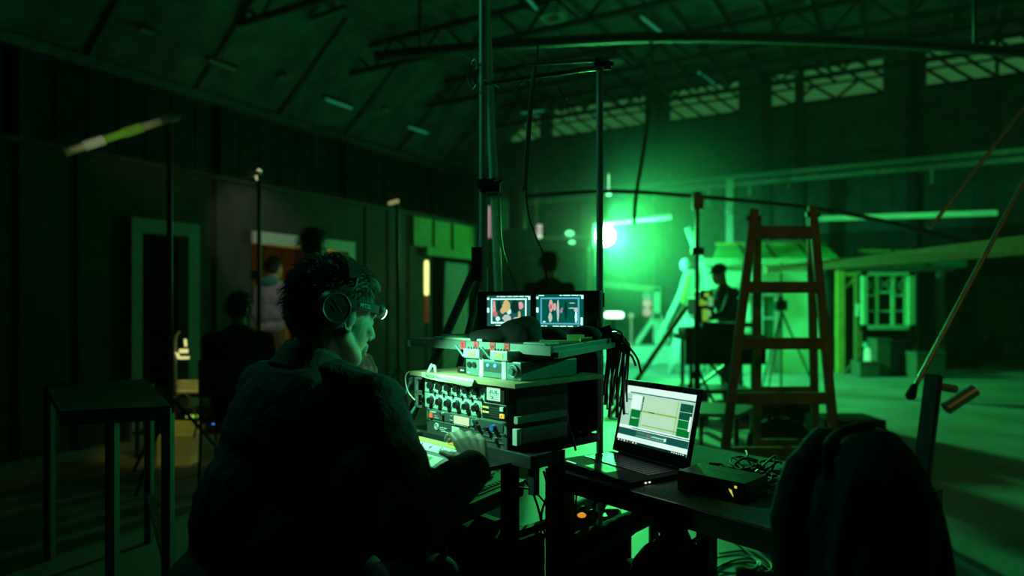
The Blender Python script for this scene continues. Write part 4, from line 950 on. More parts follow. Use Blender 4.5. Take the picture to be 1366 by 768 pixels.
# rack units -------------------------------------------------------
FF = FK @ Matrix.Rotation(rad(90), 4, 'X')    # x right along front, y up, z out of the front (towards the man)
def fbox(m, x0, x1, z0, z1, d0, d1): m.bx((x0, z0, d0), (x1, z1, d1))
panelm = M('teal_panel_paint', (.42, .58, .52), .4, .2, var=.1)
panel2 = M('panel_dark', (.10, .13, .125), .35, .4)
def led(m, x, z, r=.0022): m.cyl((x, z, 0), (x, z, .003), r, n=8)
Lg, Ly, Lo, Lb, Lr = E('led_green', (.2, 1, .3), 1.6), E('led_yellow', (.9, .9, .1), 1.3), E('led_orange', (1, .35, .08), 1.3), E('led_blue', (.1, .5, 1), 1.6), E('led_red', (1, .08, .04), 1.6)
def mixer(name, label, z0, z1, full):
    t = thing(name, label, 'audio mixer', K(.18, .1, z0), KR)
    m = MB(FK); m.bx((.0, .004, z0+.001), (.37, .23, z1-.001)); m.build('case', rackm if full else greyp, t, bevel=.002)
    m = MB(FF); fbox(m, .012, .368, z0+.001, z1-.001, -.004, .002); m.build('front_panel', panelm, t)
    m = MB(FF); 
    for z in (z0+.003, z1-.003): m.bar((-.004, z, .022), (.02, z, .022), .006); 
    m.bar((-.004, z0+.001, .022), (-.004, z1-.001, .022), .008); m.build('handle', steel, t)
    zc = z0 + (z1-z0)*(.5 if full else .52)
    for i in range(6):
        x = .0465 + i*.041
        m = MB(FF); m.cyl((x, zc, .002), (x, zc, .016), .0108, .0092, n=24); m.bar((x, zc, .0185), (x+.004, zc+.009, .0185), .002, .001, up=(0,0,1)); m.build('knob', black, t)
        m = MB(FF); m.torus((x, zc, .003), .0150, .0014, n=28, k=5); m.build('knob_ring', M('ring_paint', (.6, .75, .7), .4), t)
        if full:
            m = MB(FF); m.cyl((x+.0205, zc+.0135, .001), (x+.0205, zc+.0135, .009), .004, n=10); m.cyl((x+.017, zc-.0155, .001), (x+.017, zc-.0155, .012), .005, n=12); m.build('small_knob', chrome, t)
        for dz_, mt_ in ((.006, whitep), (-.005, Lo if not full else whitep)):
            m = MB(FF); led(m, x+.0205, zc+dz_, .0024 if dz_ < 0 else .0018); m.build('led', mt_, t)
        m = MB(FF); led(m, x-.003, zc+.0175, .0022); m.build('led', Lb if not full else (Ly if i == 0 else whitep), t)
    return t
t = mixer('field_mixer', 'upper silver-green mixer with six black knobs and a white display', .989, 1.034, True)
m = MB(FF); fbox(m, .288, .366, .991, 1.032, .002, .006); m.build('display_frame', black, t)
lcd = E('lcd_white', (.55, 1, .72), .75); lcdk = E('lcd_mark', (.02, .35, .2), .5)
m = MB(FF); fbox(m, .298, .350, .995, 1.029, .006, .0068); m.mat(1)
for i in range(7): fbox(m, .305+i*.006, .309+i*.006, 1.013, 1.013+.003+.008*abs(math.sin(i*2.1)), .0068, .0071)
for z in (1.009, 1.005, .999): fbox(m, .302, .346, z, z+.0012, .0068, .0071)
fbox(m, .318, .324, 1.0, 1.006, .0068, .0071); m.build('display', [lcd, lcdk], t)
m = MB(FF); led(m, .358, 1.018, .003); m.build('led', Ly, t)
t = mixer('field_mixer', 'lower mixer with six black knobs and yellow-green meter dots, directly under the display', .944, .988, False)
m = MB(FF); fbox(m, .275, .366, .947, .985, .002, .004); m.build('dark_strip', black, t)
for j in range(2):
    for i in range(4): m = MB(FF); fbox(m, .279+i*.0065, .283+i*.0065, .972-j*.013, .9765-j*.013, .004, .0055); m.build('led', Ly if i % 2 == 0 else Lg, t)
m = MB(FF)
for i in range(5): fbox(m, .308, .345, .951+i*.006, .9518+i*.006, .004, .0046)
m.build('vent_lines', greyp, t)
m = MB(FF); fbox(m, .350, .363, .970, .981, .004, .008); m.build('button', whitep, t)
m = MB(FF); fbox(m, .350, .364, .952, .963, .004, .008); m.build('button', E('btn_y', (.9, .8, .1), .9), t)
m = MB(FF); fbox(m, .3545, .3595, .954, .961, .008, .0088); m.build('button_mark', Lr, t)
# recorder
t = thing('disk_recorder', 'grey-green recorder with an orange button and a cream display, third unit down', 'recorder', K(.2, .1, .907), KR)
m = MB(FK); m.bx((.03, .004, .908), (.37, .24, .943)); m.build('case', greyp, t, bevel=.002)
m = MB(FF); fbox(m, .022, .372, .907, .943, -.004, .003); m.build('front_panel', M('green_panel', (.16, .3, .24), .4, .35), t)
m = MB(FF); fbox(m, .03, .36, .914, .938, .003, .005); m.build('inner_panel', panel2, t)
m = MB(FF); fbox(m, .042, .053, .917, .930, .005, .009); m.build('button', E('orange_btn', (1, .22, .04), .75), t)
m = MB(FF); fbox(m, .155, .222, .914, .936, .005, .0065); m.build('display', E('lcd_cream', (.75, .95, .55), .72), t)
m = MB(FF); fbox(m, .040, .072, .9345, .9362, .005, .0056); fbox(m, .040, .068, .9322, .9335, .005, .0056); fbox(m, .062, .078, .924, .9252, .005, .0056); fbox(m, .062, .083, .9185, .9197, .005, .0056); fbox(m, .135, .148, .92, .9212, .005, .0056); fbox(m, .137, .148, .932, .9332, .005, .0056)
for i in range(7): fbox(m, .157+i*.009, .163+i*.009, .9105, .9118, .005, .0056)
m.build('panel_printing', whitep, t)
for x, z, mt_, r in ((.105, .934, chrome, .006), (.252, .932, chrome, .006), (.262, .917, black, .008), (.30, .917, black, .007), (.326, .923, M('blue_knob', (.04, .15, .6), .35), .0095)):
    m = MB(FF); m.cyl((x, z, .005), (x, z, .016), r, r*.85, n=20); m.build('knob', mt_, t)
m = MB(FF); fbox(m, .232, .243, .918, .935, .005, .008); m.build('button', M('teal_btn', (.1, .3, .3), .4), t)
m = MB(FF)
for x in (.03, .364): 
    for z in (.911, .939): m.cyl((x, z, .003), (x, z, .006), .0035, n=10)
m.build('rack_screw', chrome, t)
# bottom unit
t = thing('receiver_unit', 'dark bottom rack unit with a round emblem and a white label, behind the man\'s fingers', 'rack unit', K(.2, .1, .873), KR)
m = MB(FK); m.bx((.03, .004, .871), (.37, .24, .905)); m.build('case', black, t, bevel=.002)
m = MB(FF); fbox(m, .022, .372, .871, .905, -.004, .002); m.build('front_panel', panel2, t)
m = MB(FF); m.torus((.07, .893, .003), .009, .0016); m.torus((.07, .893, .003), .004, .0012); fbox(m, .084, .118, .8915, .8935, .002, .0028); fbox(m, .084, .110, .8865, .8882, .002, .0028); fbox(m, .09, .125, .8815, .8832, .002, .0028); m.build('emblem', whitep, t)
m = MB(FF); fbox(m, .142, .175, .876, .903, .002, .003); m.build('white_label', whitet, t)
m = MB(FF); fbox(m, .24, .35, .896, .898, .002, .004); fbox(m, .26, .36, .884, .886, .002, .004); m.cyl((.33, .892, .002), (.33, .892, .012), .006, n=14); m.build('fader_slot', steel, t)
# carpeted rack cases behind (pale stripes on the side)
t = thing('transmitter_case', 'stack of pale-edged cases showing at the near side of the racks', 'case', K(.4, .2, .87), KR)
m = MB(FK); m.bx((.378, .02, .872), (.385, .22, 1.03)); m.build('side_plate', M('worn_dark', (.03, .04, .04), .4, .3), t)
m = MB(FK); m.bx((.386, .03, .885), (.40, .20, .925)); m.build('pale_box', M('pale_teal', (.32, .42, .38), .5), t, bevel=.003)
m = MB(FK); m.bx((.386, .01, .94), (.40, .20, .958)); m.build('pale_strip', M('pale_teal'), t)
m = MB(FK); m.bx((.386, .005, .885), (.402, .022, .927)); m.build('white_end', whitep, t)
# wooden board with tape
t = thing('wooden_shelf_board', 'thin wooden board lying on top of the mixers, with a curling paper tape label', 'board', K(.18, .1, 1.036), KR)
m = MB(FK); m.bx((-.045, -.018, 1.036), (.42, .34, 1.048)); m.build('board', wood, t, bevel=.001)
m = MB(FF); pts = [(.018, 1.049, .0185), (.018, 1.036, .0185), (.05, 1.033, .0188), (.10, 1.030, .019), (.17, 1.029, .0195), (.235, 1.025, .021), (.258, 1.029, .025), (.268, 1.042, .028), (.262, 1.049, .022)]
n_ = len(pts); m.add([V(p) for p in pts] + [V(p)+V((0, 0, .0008)) for p in pts], [tuple(range(n_)), tuple(range(n_, 2*n_))[::-1]]+[(i, (i+1)%n_, n_+(i+1)%n_, n_+i) for i in range(n_)])
m.build('paper_tape', M('paper_label', (.60, .60, .42), .7, var=.08), t)
lettering('MAGOR MIX', FF @ Matrix.Translation((.075, 1.0405, .0208)), .0125, M('green_ink', (.08, .3, .1), .6), t)
m = MB(FF)
for k in range(7): m.bx((.155+k*.011, 1.0335+.002*math.sin(k*2.3), .0205), (.162+k*.011, 1.0345+.003*math.sin(k*1.7), .0213))
m.build('faint_writing', M('faint_ink', (.25, .27, .24), .6), t)
m = MB(FK); m.tube([(-.045, -.02, 1.047), (-.05, -.03, 1.03), (-.03, -.035, .99), (0, -.03, .965)], .0022, n=6); m.build('white_cord', whitep, t)
# jack plug cable leaving to the left
t = thing('audio_cable', 'teal audio cable with a plug running down from the end of the wooden board', 'cable', K(-.05, 0, 1.0))
m = MB(); m.tube([P(552, 500, 2.07), P(546, 512, 2.06), P(536, 540, 2.05), P(527, 565, 2.04), P(522, 600, 2.03)], .004, n=8); m.build('cord', M('teal_cable', (.05, .3, .28), .4), t)
m = MB(); m.cyl(P(551, 502, 2.065), P(546, 513, 2.06), .008, n=12); m.cyl(P(549, 506, 2.065), P(548, 509, 2.06), .011, n=12); m.build('plug', chrome, t)
t = thing('cart_strut', 'thin teal rod slanting down at the far end of the racks', 'rod', K(0, .02, .9))
m = MB(); m.cyl(P(564, 527, 2.05), P(541, 563, 2.03), .005, n=8); m.build('rod', M('teal_cable'), t)
m = MB(); m.cyl(P(560, 535, 2.2), P(545, 568, 2.2), .009, n=8); m.build('rear_rod', M('dim_green_rod', (.03, .12, .06), .5), t)
# box with tape strips and dial on the board, receivers on top
t = thing('distribution_box', 'teal box with two white tape strips and a round dial on the wooden board', 'box', K(.28, .12, 1.048), KR)
m = MB(FK); m.bx((.165, .03, 1.049), (.392, .25, 1.098)); m.build('case', M('teal_box', (.14, .26, .24), .4, .3), t, bevel=.003)
F2 = FF @ Matrix.Translation((0, 0, -.03))
for x in (.225, .318): m = MB(F2); m.bx((x, 1.049, .0), (x+.016, 1.099, .0012)); m.build('tape_strip', whitet, t)
m = MB(F2); m.cyl((.366, 1.074, 0), (.366, 1.074, .006), .018, n=28); m.cyl((.366, 1.074, .006), (.366, 1.074, .014), .009, n=20); m.build('dial', M('dial_teal', (.08, .2, .2), .35), t)
m = MB(F2); m.torus((.366, 1.074, .0062), .0155, .001, n=28, k=5); m.build('dial_ring', whitep, t)
for x in (.182, .203): m = MB(F2); m.cyl((x, 1.08, 0), (x, 1.08, .004), .008, n=18); m.build('socket', black, t)
for x in (.262, .292): m = MB(F2); m.cyl((x, 1.083, 0), (x, 1.083, .004), .005, n=12); m.build('blue_light', Lb, t)
m = MB(F2); m.bx((.245, 1.065, -.001), (.315, 1.09, .0008)); m.build('dark_window', panel2, t)
m = MB(F2); m.bx((.172, 1.056, 0), (.184, 1.059, .001)); m.build('printing', whitep, t)
def receiver(x, zb, label):
    t = thing('wireless_receiver', label, 'wireless receiver', K(x, .08, zb), KR)
    m = MB(FK); m.bx((x-.035, .02, zb), (x+.035, .11, zb+.026)); m.build('case', M('pale_receiver', (.5, .62, .57), .4, .3), t, bevel=.003)
    m = MB(FF); m.bx((x-.012, zb+.006, -.02), (x+.018, zb+.021, -.0185)); m.build('display', E('lcd_green', (.6, .85, .3), .5), t)
    for dx in (-.038, .036):
        m = MB(FK); m.cyl((x+dx, .035, zb+.006), (x+dx-.012, .03, zb+.004), .004, n=8); m.build('connector', chrome, t)
        if dx < 0: m = MB(FK); m.cyl((x+dx-.01, .03, zb+.005), (x+dx-.036, .025, zb+.032), .0035, n=8); m.build('antenna', M('teal_cable'), t)
    for i in range(5): m = MB(FK); m.cyl((x-.025+i*.012, .03, zb+.026), (x-.025+i*.012, .03, zb+.031), .0032, n=8); m.build('button', greyp, t)
receiver(.20, 1.099, 'pale wireless receiver with a stub antenna, on the far end of the teal box')
receiver(.315, 1.099, 'wireless receiver with a wide lit display, on the dial end of the teal box')
t = thing('small_recorder', 'small dark unit lying flat left of the teal box on the wooden board', 'audio unit', K(.12, .1, 1.048), KR)
m = MB(FK); m.bx((.10, .05, 1.049), (.16, .2, 1.068)); m.build('case', black, t, bevel=.003)
m = MB(FF); m.bx((.118, 1.056, -.05), (.124, 1.06, -.048)); m.bx((.127, 1.056, -.05), (.133, 1.06, -.048)); m.build('display', whitep, t)
t = thing('cable_clip', 'pale angled clip standing on the far end of the wooden board', 'clip', K(.03, .02, 1.048))
m = MB(); m.tube([P(571, 497, 2.02), P(575, 488, 2.02), P(574, 486, 2.02)], .005, n=8); m.tube([P(577, 488, 2.02), P(580, 489, 2.02), P(581, 497, 2.02)], .005, n=8); m.bar(P(565, 497, 2.02), P(582, 498, 2.02), .01, .005); m.build('clip', whitep, t)
# fader panel on the tray
TP = frame_from(K(.205, -.175, .872), (math.cos(KR), math.sin(KR), 0), tuple(V((math.cos(KR+rad(90)), math.sin(KR+rad(90)), .45)).normalized()))
t = thing('fader_controller', 'tilted fader panel with a white scribble strip marked 3 4 5 6', 'controller', K(.3, -.18, .845), KR)
m = MB(TP); m.bx((-.08, -.07, -.014), (.20, .055, .0)); m.build('case', greyp, t, bevel=.003)
m = MB(TP); m.bx((-.03, .008, 0), (.19, .034, .001)); m.build('scribble_strip', whitet, t)
m = MB(TP); m.bx((-.04, .036, 0), (.19, .050, .0012)); m.build('green_tape', yellowt, t)
for i, s_ in enumerate('3456'): lettering(s_, TP @ Matrix.Translation((.0+i*.042, .021, .0012)), .022, ink, t)
m = MB(TP); m.bx((.04, -.05, 0), (.13, -.005, .0012)); m.build('paper_note', whitet, t)
m = MB(TP); m.bx((.05, -.03, .0012), (.095, -.012, .002)); m.build('green_note', E('note_green', (.2, .9, .1), .25), t)
m = MB(TP); m.prism([(.085, .046, .0013), (.112, .046, .0013), (.108, .058, .0013), (.092, .055, .0013)], (0, 0, .002)); m.build('orange_tape', orange, t)
for i in range(5): m = MB(TP); m.bx((-.01+i*.042, -.066, 0), (.004+i*.042, -.055, .012)); m.build('fader_cap', black, t)
t = thing('keypad_tray', 'dark ribbed keypad tray behind the far end of the fader panel', 'tray', K(-.04, -.06, .846), KR)
m = MB(FK); m.bx((-.08, -.06, .847), (.02, -.015, .872)); m.build('case', black, t, bevel=.004)
m = MB(FK)
for i in range(8): m.bx((-.075+i*.0115, -.055, .872), (-.067+i*.0115, -.02, .875))
m.build('ribs', greyp, t)
# lower pull-out mixer under the arm
LB = frame_from(V((-.159, 1.72, .72)), (.1975, .32, 0), (-.85, .5, .12))   # x along its bright edge away from us, y towards the man
t = thing('lower_mixer', 'dark mixing controller with a red light, pulled out under the man\'s forearm', 'audio mixer', V((-.15, 1.88, .6)))
m = MB(LB); m.bx((0, 0, -.05), (.38, .30, 0)); m.build('case', black, t, bevel=.003)
m = MB(LB); m.bx((0, -.002, -.004), (.38, .002, .001)); m.build('front_edge', steel, t)
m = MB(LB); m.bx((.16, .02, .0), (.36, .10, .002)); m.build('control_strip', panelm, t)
for i in range(7):
    for j in range(3): m = MB(LB); m.cyl((.04+i*.045, .13+j*.05, 0), (.04+i*.045, .13+j*.05, .016), .008, n=12); m.build('knob', blackm, t)
m = MB(LB); m.cyl((.21, .08, .002), (.21, .08, .007), .004, n=10); m.build('red_light', Lr, t)
m = MB(LB)
for i in range(9): m.bx((.17+i*.018, .03, .002), (.18+i*.018, .045, .004))
m.build('buttons', greyp, t)
m = MB(LB); m.bx((.29, .085, .004), (.34, .125, .010)); m.build('pale_pad', whitep, t)
for a, b in ((.02, .03), (.36, .27), (.02, .27), (.36, .03)):
    q = LB @ V((a, b, -.05)); m = MB(); m.bar(q, (q.x, q.y, .22), .02); m.build('support', blackm, t)
# big black bag on the right under the shelf
t = thing('cable_bag', 'large black bag hanging under the monitor shelf at the near side of the racks', 'bag', V((.2, 2.2, .87)))
m = MB()
c_ = [V((.115, 2.06, .86)), V((.265, 2.02, .86)), V((.30, 2.20, .86)), V((.14, 2.30, .86))]
m.prism(c_, (.0, 0, .255)); o = m.build('pouch', fabric, t, bevel=.03)
m = MB(); m.tube([(.10, 2.05, 1.0), (.12, 2.0, .96), (.17, 1.98, .9), (.2, 2.0, .87)], .005, n=6); m.build('strap', black, t)
for i, (pts, c) in enumerate((([(738, 508, 1.97), (745, 530, 1.95), (752, 552, 1.93), (762, 578, 1.9), (768, 600, 1.92)], 'blue'), ([(728, 505, 1.97), (742, 520, 1.95), (740, 545, 1.93), (757, 590, 1.92)], 'blue'), ([(706, 517, 1.86), (690, 520, 1.82), (678, 540, 1.78), (676, 565, 1.76), (684, 590, 1.76), (692, 606, 1.77)], 'black'), ([(700, 512, 1.86), (712, 545, 1.86), (722, 560, 1.88), (728, 590, 1.9)], 'black'))):
    m = MB(); m.tube([P(*p) for p in pts], .0035, n=6)
    tag(m.build('hanging_cable', M('blue_cable', (.05, .16, .4), .4) if c == 'blue' else black), ('outer blue cable hanging in front of the black cable bag', 'inner blue cable hanging in front of the black cable bag', 'black cable looping in front of the near edge of the mixers', 'black cable falling across the pale-edged cases')[i], 'cable', 'cables hanging beside the racks')
t = thing('connector_bundle', 'tangle of plugs and grey connectors on the near end of the wooden board', 'connectors', P(694, 520, 1.84))
for a, b, c, d in ((690, 514, 697, 507), (686, 508, 700, 514), (697, 511, 705, 520), (700, 505, 712, 509), (684, 512, 690, 520)):
    m = MB(); m.cyl(P(a, b, 1.83), P(c, d, 1.86), .0055, n=10); m.build('plug', steel, t)
m = MB(); m.tube([P(697, 515, 1.83), P(703, 523, 1.83), P(698, 532, 1.83), P(695, 530, 1.83)], .003, n=6); m.build('loop', M('teal_cable'), t)

# monitors on the upper shelf -------------------------------------------
MP = [P(636, 447, 2.36), P(801, 449, 2.20)]
MX = (MP[1]-MP[0]); MX.z = 0; MX.normalize()
MF = frame_from(V((MP[0].x, MP[0].y, 1.141)), MX, (0, 0, 1)); mw = (V((MP[1].x, MP[1].y, 0))-V((MP[0].x, MP[0].y, 0))).length
def sol(px):  # distance along the panel at a photo column
    k = (px-683)/FPX; o = MF.translation; return (k*o.y-o.x)/(MX.x-k*MX.y)
def solz(px, py):
    x = sol(px); q = MF @ V((x, 0, 0)); return x, CZ-(py-HZ)/FPX*q.y-1.141
t = thing('twin_monitor', 'black twin field monitor panel with two lit screens on the upper shelf', 'monitor', V((MP[0].x+mw/2, 2.28, 1.141)))
_, hh = solz(700, 388)
m = MB(MF); m.bx((0, .0, -.035), (mw, hh, -.004)); m.build('casing', blackm, t, bevel=.004)
m = MB(MF); m.bx((0.004, .004, -.004), (mw-.004, hh-.004, .0)); m.build('bezel', black, t)
def screen(x0, y0, x1, y1, kind):
    a, b = solz(x0, y1); c, d = solz(x1, y0); w, h = c-a, d-b
    S = MF @ Matrix.Translation((a, b, 0)); X = lambda u: u*w; Y = lambda v: v*h
    cols = {}
    def q(m, u0, v0, u1, v1, z): m.bx((X(u0), Y(v0), z-.0003), (X(u1), Y(v1), z))
    m = MB(S)
    base = E('scr_base_'+kind, (.01, .13, .10) if kind == 'a' else (.0, .12, .085), .8)
    wt = E('scr_white', (.5, 1, .85), 1.25); bl = E('scr_blue', (.12, .55, .75), .8); pk = E('scr_pink', (.85, .5, .5), .8); or_ = E('scr_orange', (.8, .62, .25), .8); dk = E('scr_dark', (.005, .08, .05), .4); gr = E('scr_grey', (.6, .75, .65), .8); rd = E('scr_red', (.8, .2, .2), .8); yg = E('scr_yg', (.5, .8, .1), .8); pl = E('scr_purple', (.3, .3, .6), .8)
    mats_ = [base, wt, bl, pk, or_, dk, gr, rd, yg, pl]
    m.mat(0); q(m, 0, 0, 1, 1, .0006)
    m.mat(1)
    rnd = random.Random(2 if kind == 'a' else 5)
    for v in (.955, .01):
        u = .05
        while u < .95:
            L = rnd.uniform(.05, .16)
            if rnd.random() < .85: q(m, u, v, min(u+L, .96), v+.03, .0010)
            u += L+.02
    for u0, v0, u1, v1 in ((.0, .86, .05, .94), (.95, .86, 1.0, .98), (.0, .44, .05, .6), (.94, .06, .985, .30)): q(m, u0, v0, u1, v1, .0010)
    fr = 1 if kind == 'a' else 2
    m.mat(fr)
    for u0, v0, u1, v1 in ((.09, .86, .92, .91), (.09, .08, .92, .12 if kind == 'b' else .14), (.09, .08, .12, .9), (.88, .08, .915, .9)): q(m, u0, v0, u1, v1, .0009)
    if kind == 'a':
        shapes = [(3, .13, .3, .2, .85), (7, .14, .3, .24, .5), (1, .2, .16, .3, .32), (4, .36, .45, .54, .86), (4, .31, .4, .42, .62), (6, .36, .14, .56, .38), (1, .46, .38, .56, .58), (3, .62, .68, .84, .76), (5, .56, .42, .74, .86), (3, .72, .55, .84, .8), (6, .6, .14, .8, .3), (4, .72, .2, .78, .5), (5, .22, .5, .33, .85), (7, .14, .55, .18, .62)]
    else:
        shapes = [(3, .27, .45, .36, .85), (7, .28, .55, .34, .7), (3, .36, .5, .43, .74), (6, .26, .14, .34, .45), (5, .25, .4, .38, .46), (6, .44, .15, .49, .85), (9, .5, .42, .56, .55), (7, .53, .52, .57, .6), (6, .68, .56, .84, .6), (6, .7, .72, .82, .75), (1, .82, .12, .87, .5), (6, .8, .45, .9, .6), (5, .6, .2, .66, .8), (1, .14, .13, .2, .18), (8, .5, .0, .58, .035)]
    for mi, u0, v0, u1, v1 in shapes:
        m.mat(mi); n = 14; cu, cv, ru, rv = (u0+u1)/2, (v0+v1)/2, (u1-u0)/2, (v1-v0)/2
        m.prism([(X(cu+ru*math.cos(2*math.pi*i/n)*(1+.15*math.sin(3*i))), Y(cv+rv*math.sin(2*math.pi*i/n)), .0006) for i in range(n)], (0, 0, .00015+.00001*mi))
    m.build('screen', mats_, t)
screen(650, 394, 707.5, 434.5, 'a'); screen(715.5, 392.5, 778.5, 435.5, 'b')
m = MB(MF); m.bx((sol(786), .01, .0), (sol(798), .06, .012)); m.cyl((sol(792), .03, .012), (sol(792), .03, .02), .008, n=14); m.build('side_connector', blackm, t)
m = MB(MF); m.box((mw*.3, hh*.02, .02), (.03, .012, .05)); m.box((mw*.8, hh*.02, .02), (.03, .012, .05)); m.build('foot', blackm, t)
# black cap / cloth in front of the screens
q = P(683, 452, 2.02); q.z = 1.141
t = thing('flat_cap', 'black cloth cap lying on the shelf in front of the first screen', 'cap', q)
m = MB(); m.ell(q+V((.02,0,.018)), (.07, .06, .05)); m.ell(q+V((-.055,-.01,.012)), (.075, .05, .026)); m.ell(q+V((.045, .01, .03)), (.045, .05, .045)); m.bx(q+V((-.12,-.05,0)), q+V((.1,.05,.004)))
organic(m, 'cap', M('black_cloth', (.012, .014, .015), .95), t, .006, 3, .012)
q = P(745, 448, 2.05); q.z = 1.141
t = thing('folded_cloth', 'black folded cloth lying in front of the second screen', 'cloth', q)
m = MB(); m.ell(q+V((-.02,.03,.012)), (.05, .035, .024)); m.ell(q+V((.09,.08,.012)), (.055, .04, .03)); m.bx(q+V((-.06,0,0)), q+V((.1,.08,.008))); organic(m, 'cloth', M('black_cloth'), t, .006, 3, .01)
t = thing('paper_pad', 'green-edged pad lying on the shelf at the lamp side', 'pad', P(775, 450, 2.1))
z_ = 1.1405
def SP(px, py, z): return PZ(px, py, z)
m = MB(); a = onfront(700); base_ = V((.09, 1.9, z_)); m.box(base_+V((.04, .03, .004)), (.10, .05, .006), ); m.build('pad', M('green_pad', (.2, .5, .1), .5), t)
m = MB(); m.box(V((.19, 2.02, z_+.01)), (.05, .03, .018)); m.cyl((.2, 1.98, z_+.006), (.235, 1.99, z_+.008), .006, n=8); m.build('tape_dispenser', M('bright_green', (.3, .8, .25), .5), t)
m = MB(); m.prism([(.03, 1.86, z_), (.09, 1.80, z_), (.13, 1.86, z_), (.07, 1.90, z_)], (0, 0, .006)); organic(m, 'crumpled_tape', M('pale_teal'), t, .003, 1, .004)
# tape roll / green flat box on the far end
q = onfront(590)+V((ud.y*-.0, 0, 0))-un*.06
t = thing('tape_tin', 'flat round tin with a bright green rim at the far end of the upper shelf', 'tin', V((q.x, q.y, 1.14)))
m = MB(); m.cyl((q.x, q.y, 1.1405), (q.x, q.y, 1.153), .052, n=36); m.build('tin', M('green_rim', (.12, .55, .12), .4, emit=None), t)
m = MB(); m.cyl((q.x, q.y, 1.153), (q.x, q.y, 1.156), .053, n=36); m.build('lid', M('lid_teal', (.1, .25, .15), .5), t)
t = thing('marker_pen', 'white pen lying along the front edge of the upper shelf', 'pen', onfront(600))
a, b = onfront(577)-un*.012, onfront(640)-un*.012
m = MB(); m.cyl((a.x, a.y, 1.146), (b.x, b.y, 1.146), .0045, n=10); m.build('barrel', whitep, t)
m = MB(); m.cyl((a.x, a.y, 1.146), a.lerp(b, .18).xy.to_3d()+V((0,0,1.146)), .0056, n=10); m.build('cap', M('teal_cap'), t)

# tall poles -----------------------------------------------------------
def pole(name, lab, px, y0, y1, d, r, mt_, px2=None, floor=False):
    a = P(px, y1, d); a.z = max(0, a.z) if not floor else 0
    b = P(px if px2 is None else px2, y0, d)
    t = thing(name, lab, 'pole', (a.x, a.y, a.z)); m = MB(); m.cyl(a, b, r, n=16); m.build('tube', mt_, t); return t
pm = M('pole_steel', (.8, .85, .82), .5, .0)
t = pole('stand_pole', 'tall grey steel pole nearest the left monitor edge, reaching above the picture', 645, -60, 0, 2.62, .0165, pm, floor=True)
m = MB(); m.cyl(P(645, 252, 2.6), P(645, 240, 2.6), .028); m.box(P(655, 248, 2.6), (.07, .04, .05)); m.caps(P(662, 243, 2.58), P(668, 241, 2.57), .01, .008); m.build('clamp', blackm, t)
m = MB(); m.cyl(P(637, 375, 2.62), P(637, 330, 2.62), .024); m.build('collar', blackm, t)
for k, (a, b) in enumerate((((640, 345), (585, 470)), ((648, 350), (618, 470)))):
    m = MB(); p0 = P(*a, 2.62); p1 = P(*b, 2.75); p2 = p0 + (p1-p0)*(p0.z/(p0.z-p1.z)); m.cyl(p0, p2+V((0,0,.015)), .019 if k == 0 else .014, n=12); m.build('leg', M('teal_leg', (.06, .14, .12), .4, .4), t)
t = pole('stand_pole', 'second tall pole, parallel to the first and slightly tilted, behind the left monitor', 684, -20, 0, 2.72, .0165, pm, px2=647, floor=True)
m = MB(); m.cyl(P(660, 262, 2.72), P(659, 240, 2.72), .03); m.build('collar', blackm, t)
m = MB(); m.cyl(P(639, 300, 2.75), P(638, 340, 2.75), .01); m.build('cable_tie', steel, t)
t = pole('stand_pole', 'single tall pole at the right monitor edge passing in front of the flood lamp', 800, 82, 0, 2.42, .0125, pm, floor=True)
m = MB(); m.box(P(800, 400, 2.4), (.03, .03, .05)); m.build('clamp', blackm, t)
m = MB(); m.box(P(800, 84, 2.42), (.035, .03, .03)); m.cyl(P(800, 82, 2.42), P(818, 86, 2.4), .009); m.cyl(P(806, 90, 2.42), P(815, 90, 2.42), .008); m.build('top_clamp', steel_dk, t)
t = thing('antenna_bar', 'thin horizontal bars joining the tops of the tall poles', 'bar', P(720, 100, 2.5))
m = MB(); m.cyl(P(641, 112, 2.62), P(800, 90, 2.42), .008); m.build('lower_bar', steel_dk, t)
m = MB(); m.cyl(P(700, 86, 2.5), P(812, 79, 2.4), .007); m.build('upper_bar', M('worn_steel2'), t)
m = MB(); m.cyl(P(752, 95, 2.48), P(802, 90, 2.41), .010); m.build('bright_sleeve', M('worn_steel2'), t)
m = MB(); m.torus(P(631, 97, 2.6), .055, .004, ax=(1, .4, 0)); m.torus(P(631, 97, 2.6), .04, .003, ax=(1, .2, .2)); m.build('hoop', steel_dk, t)
m = MB(); m.caps(P(636, 92, 2.55), P(640, 86, 2.55), .006, .004); m.caps(P(656, 99, 2.55), P(657, 99, 2.55), .006, .006); m.build('fitting', whitep, t)
m = MB(); m.cyl(P(645, 106, 2.6), P(668, 118, 2.5), .004); m.cyl(P(745, 118, 2.5), P(755, 132, 2.5), .003); m.cyl(P(680, 125, 2.5), P(700, 105, 2.5), .003); m.build('stay', steel_dk, t)
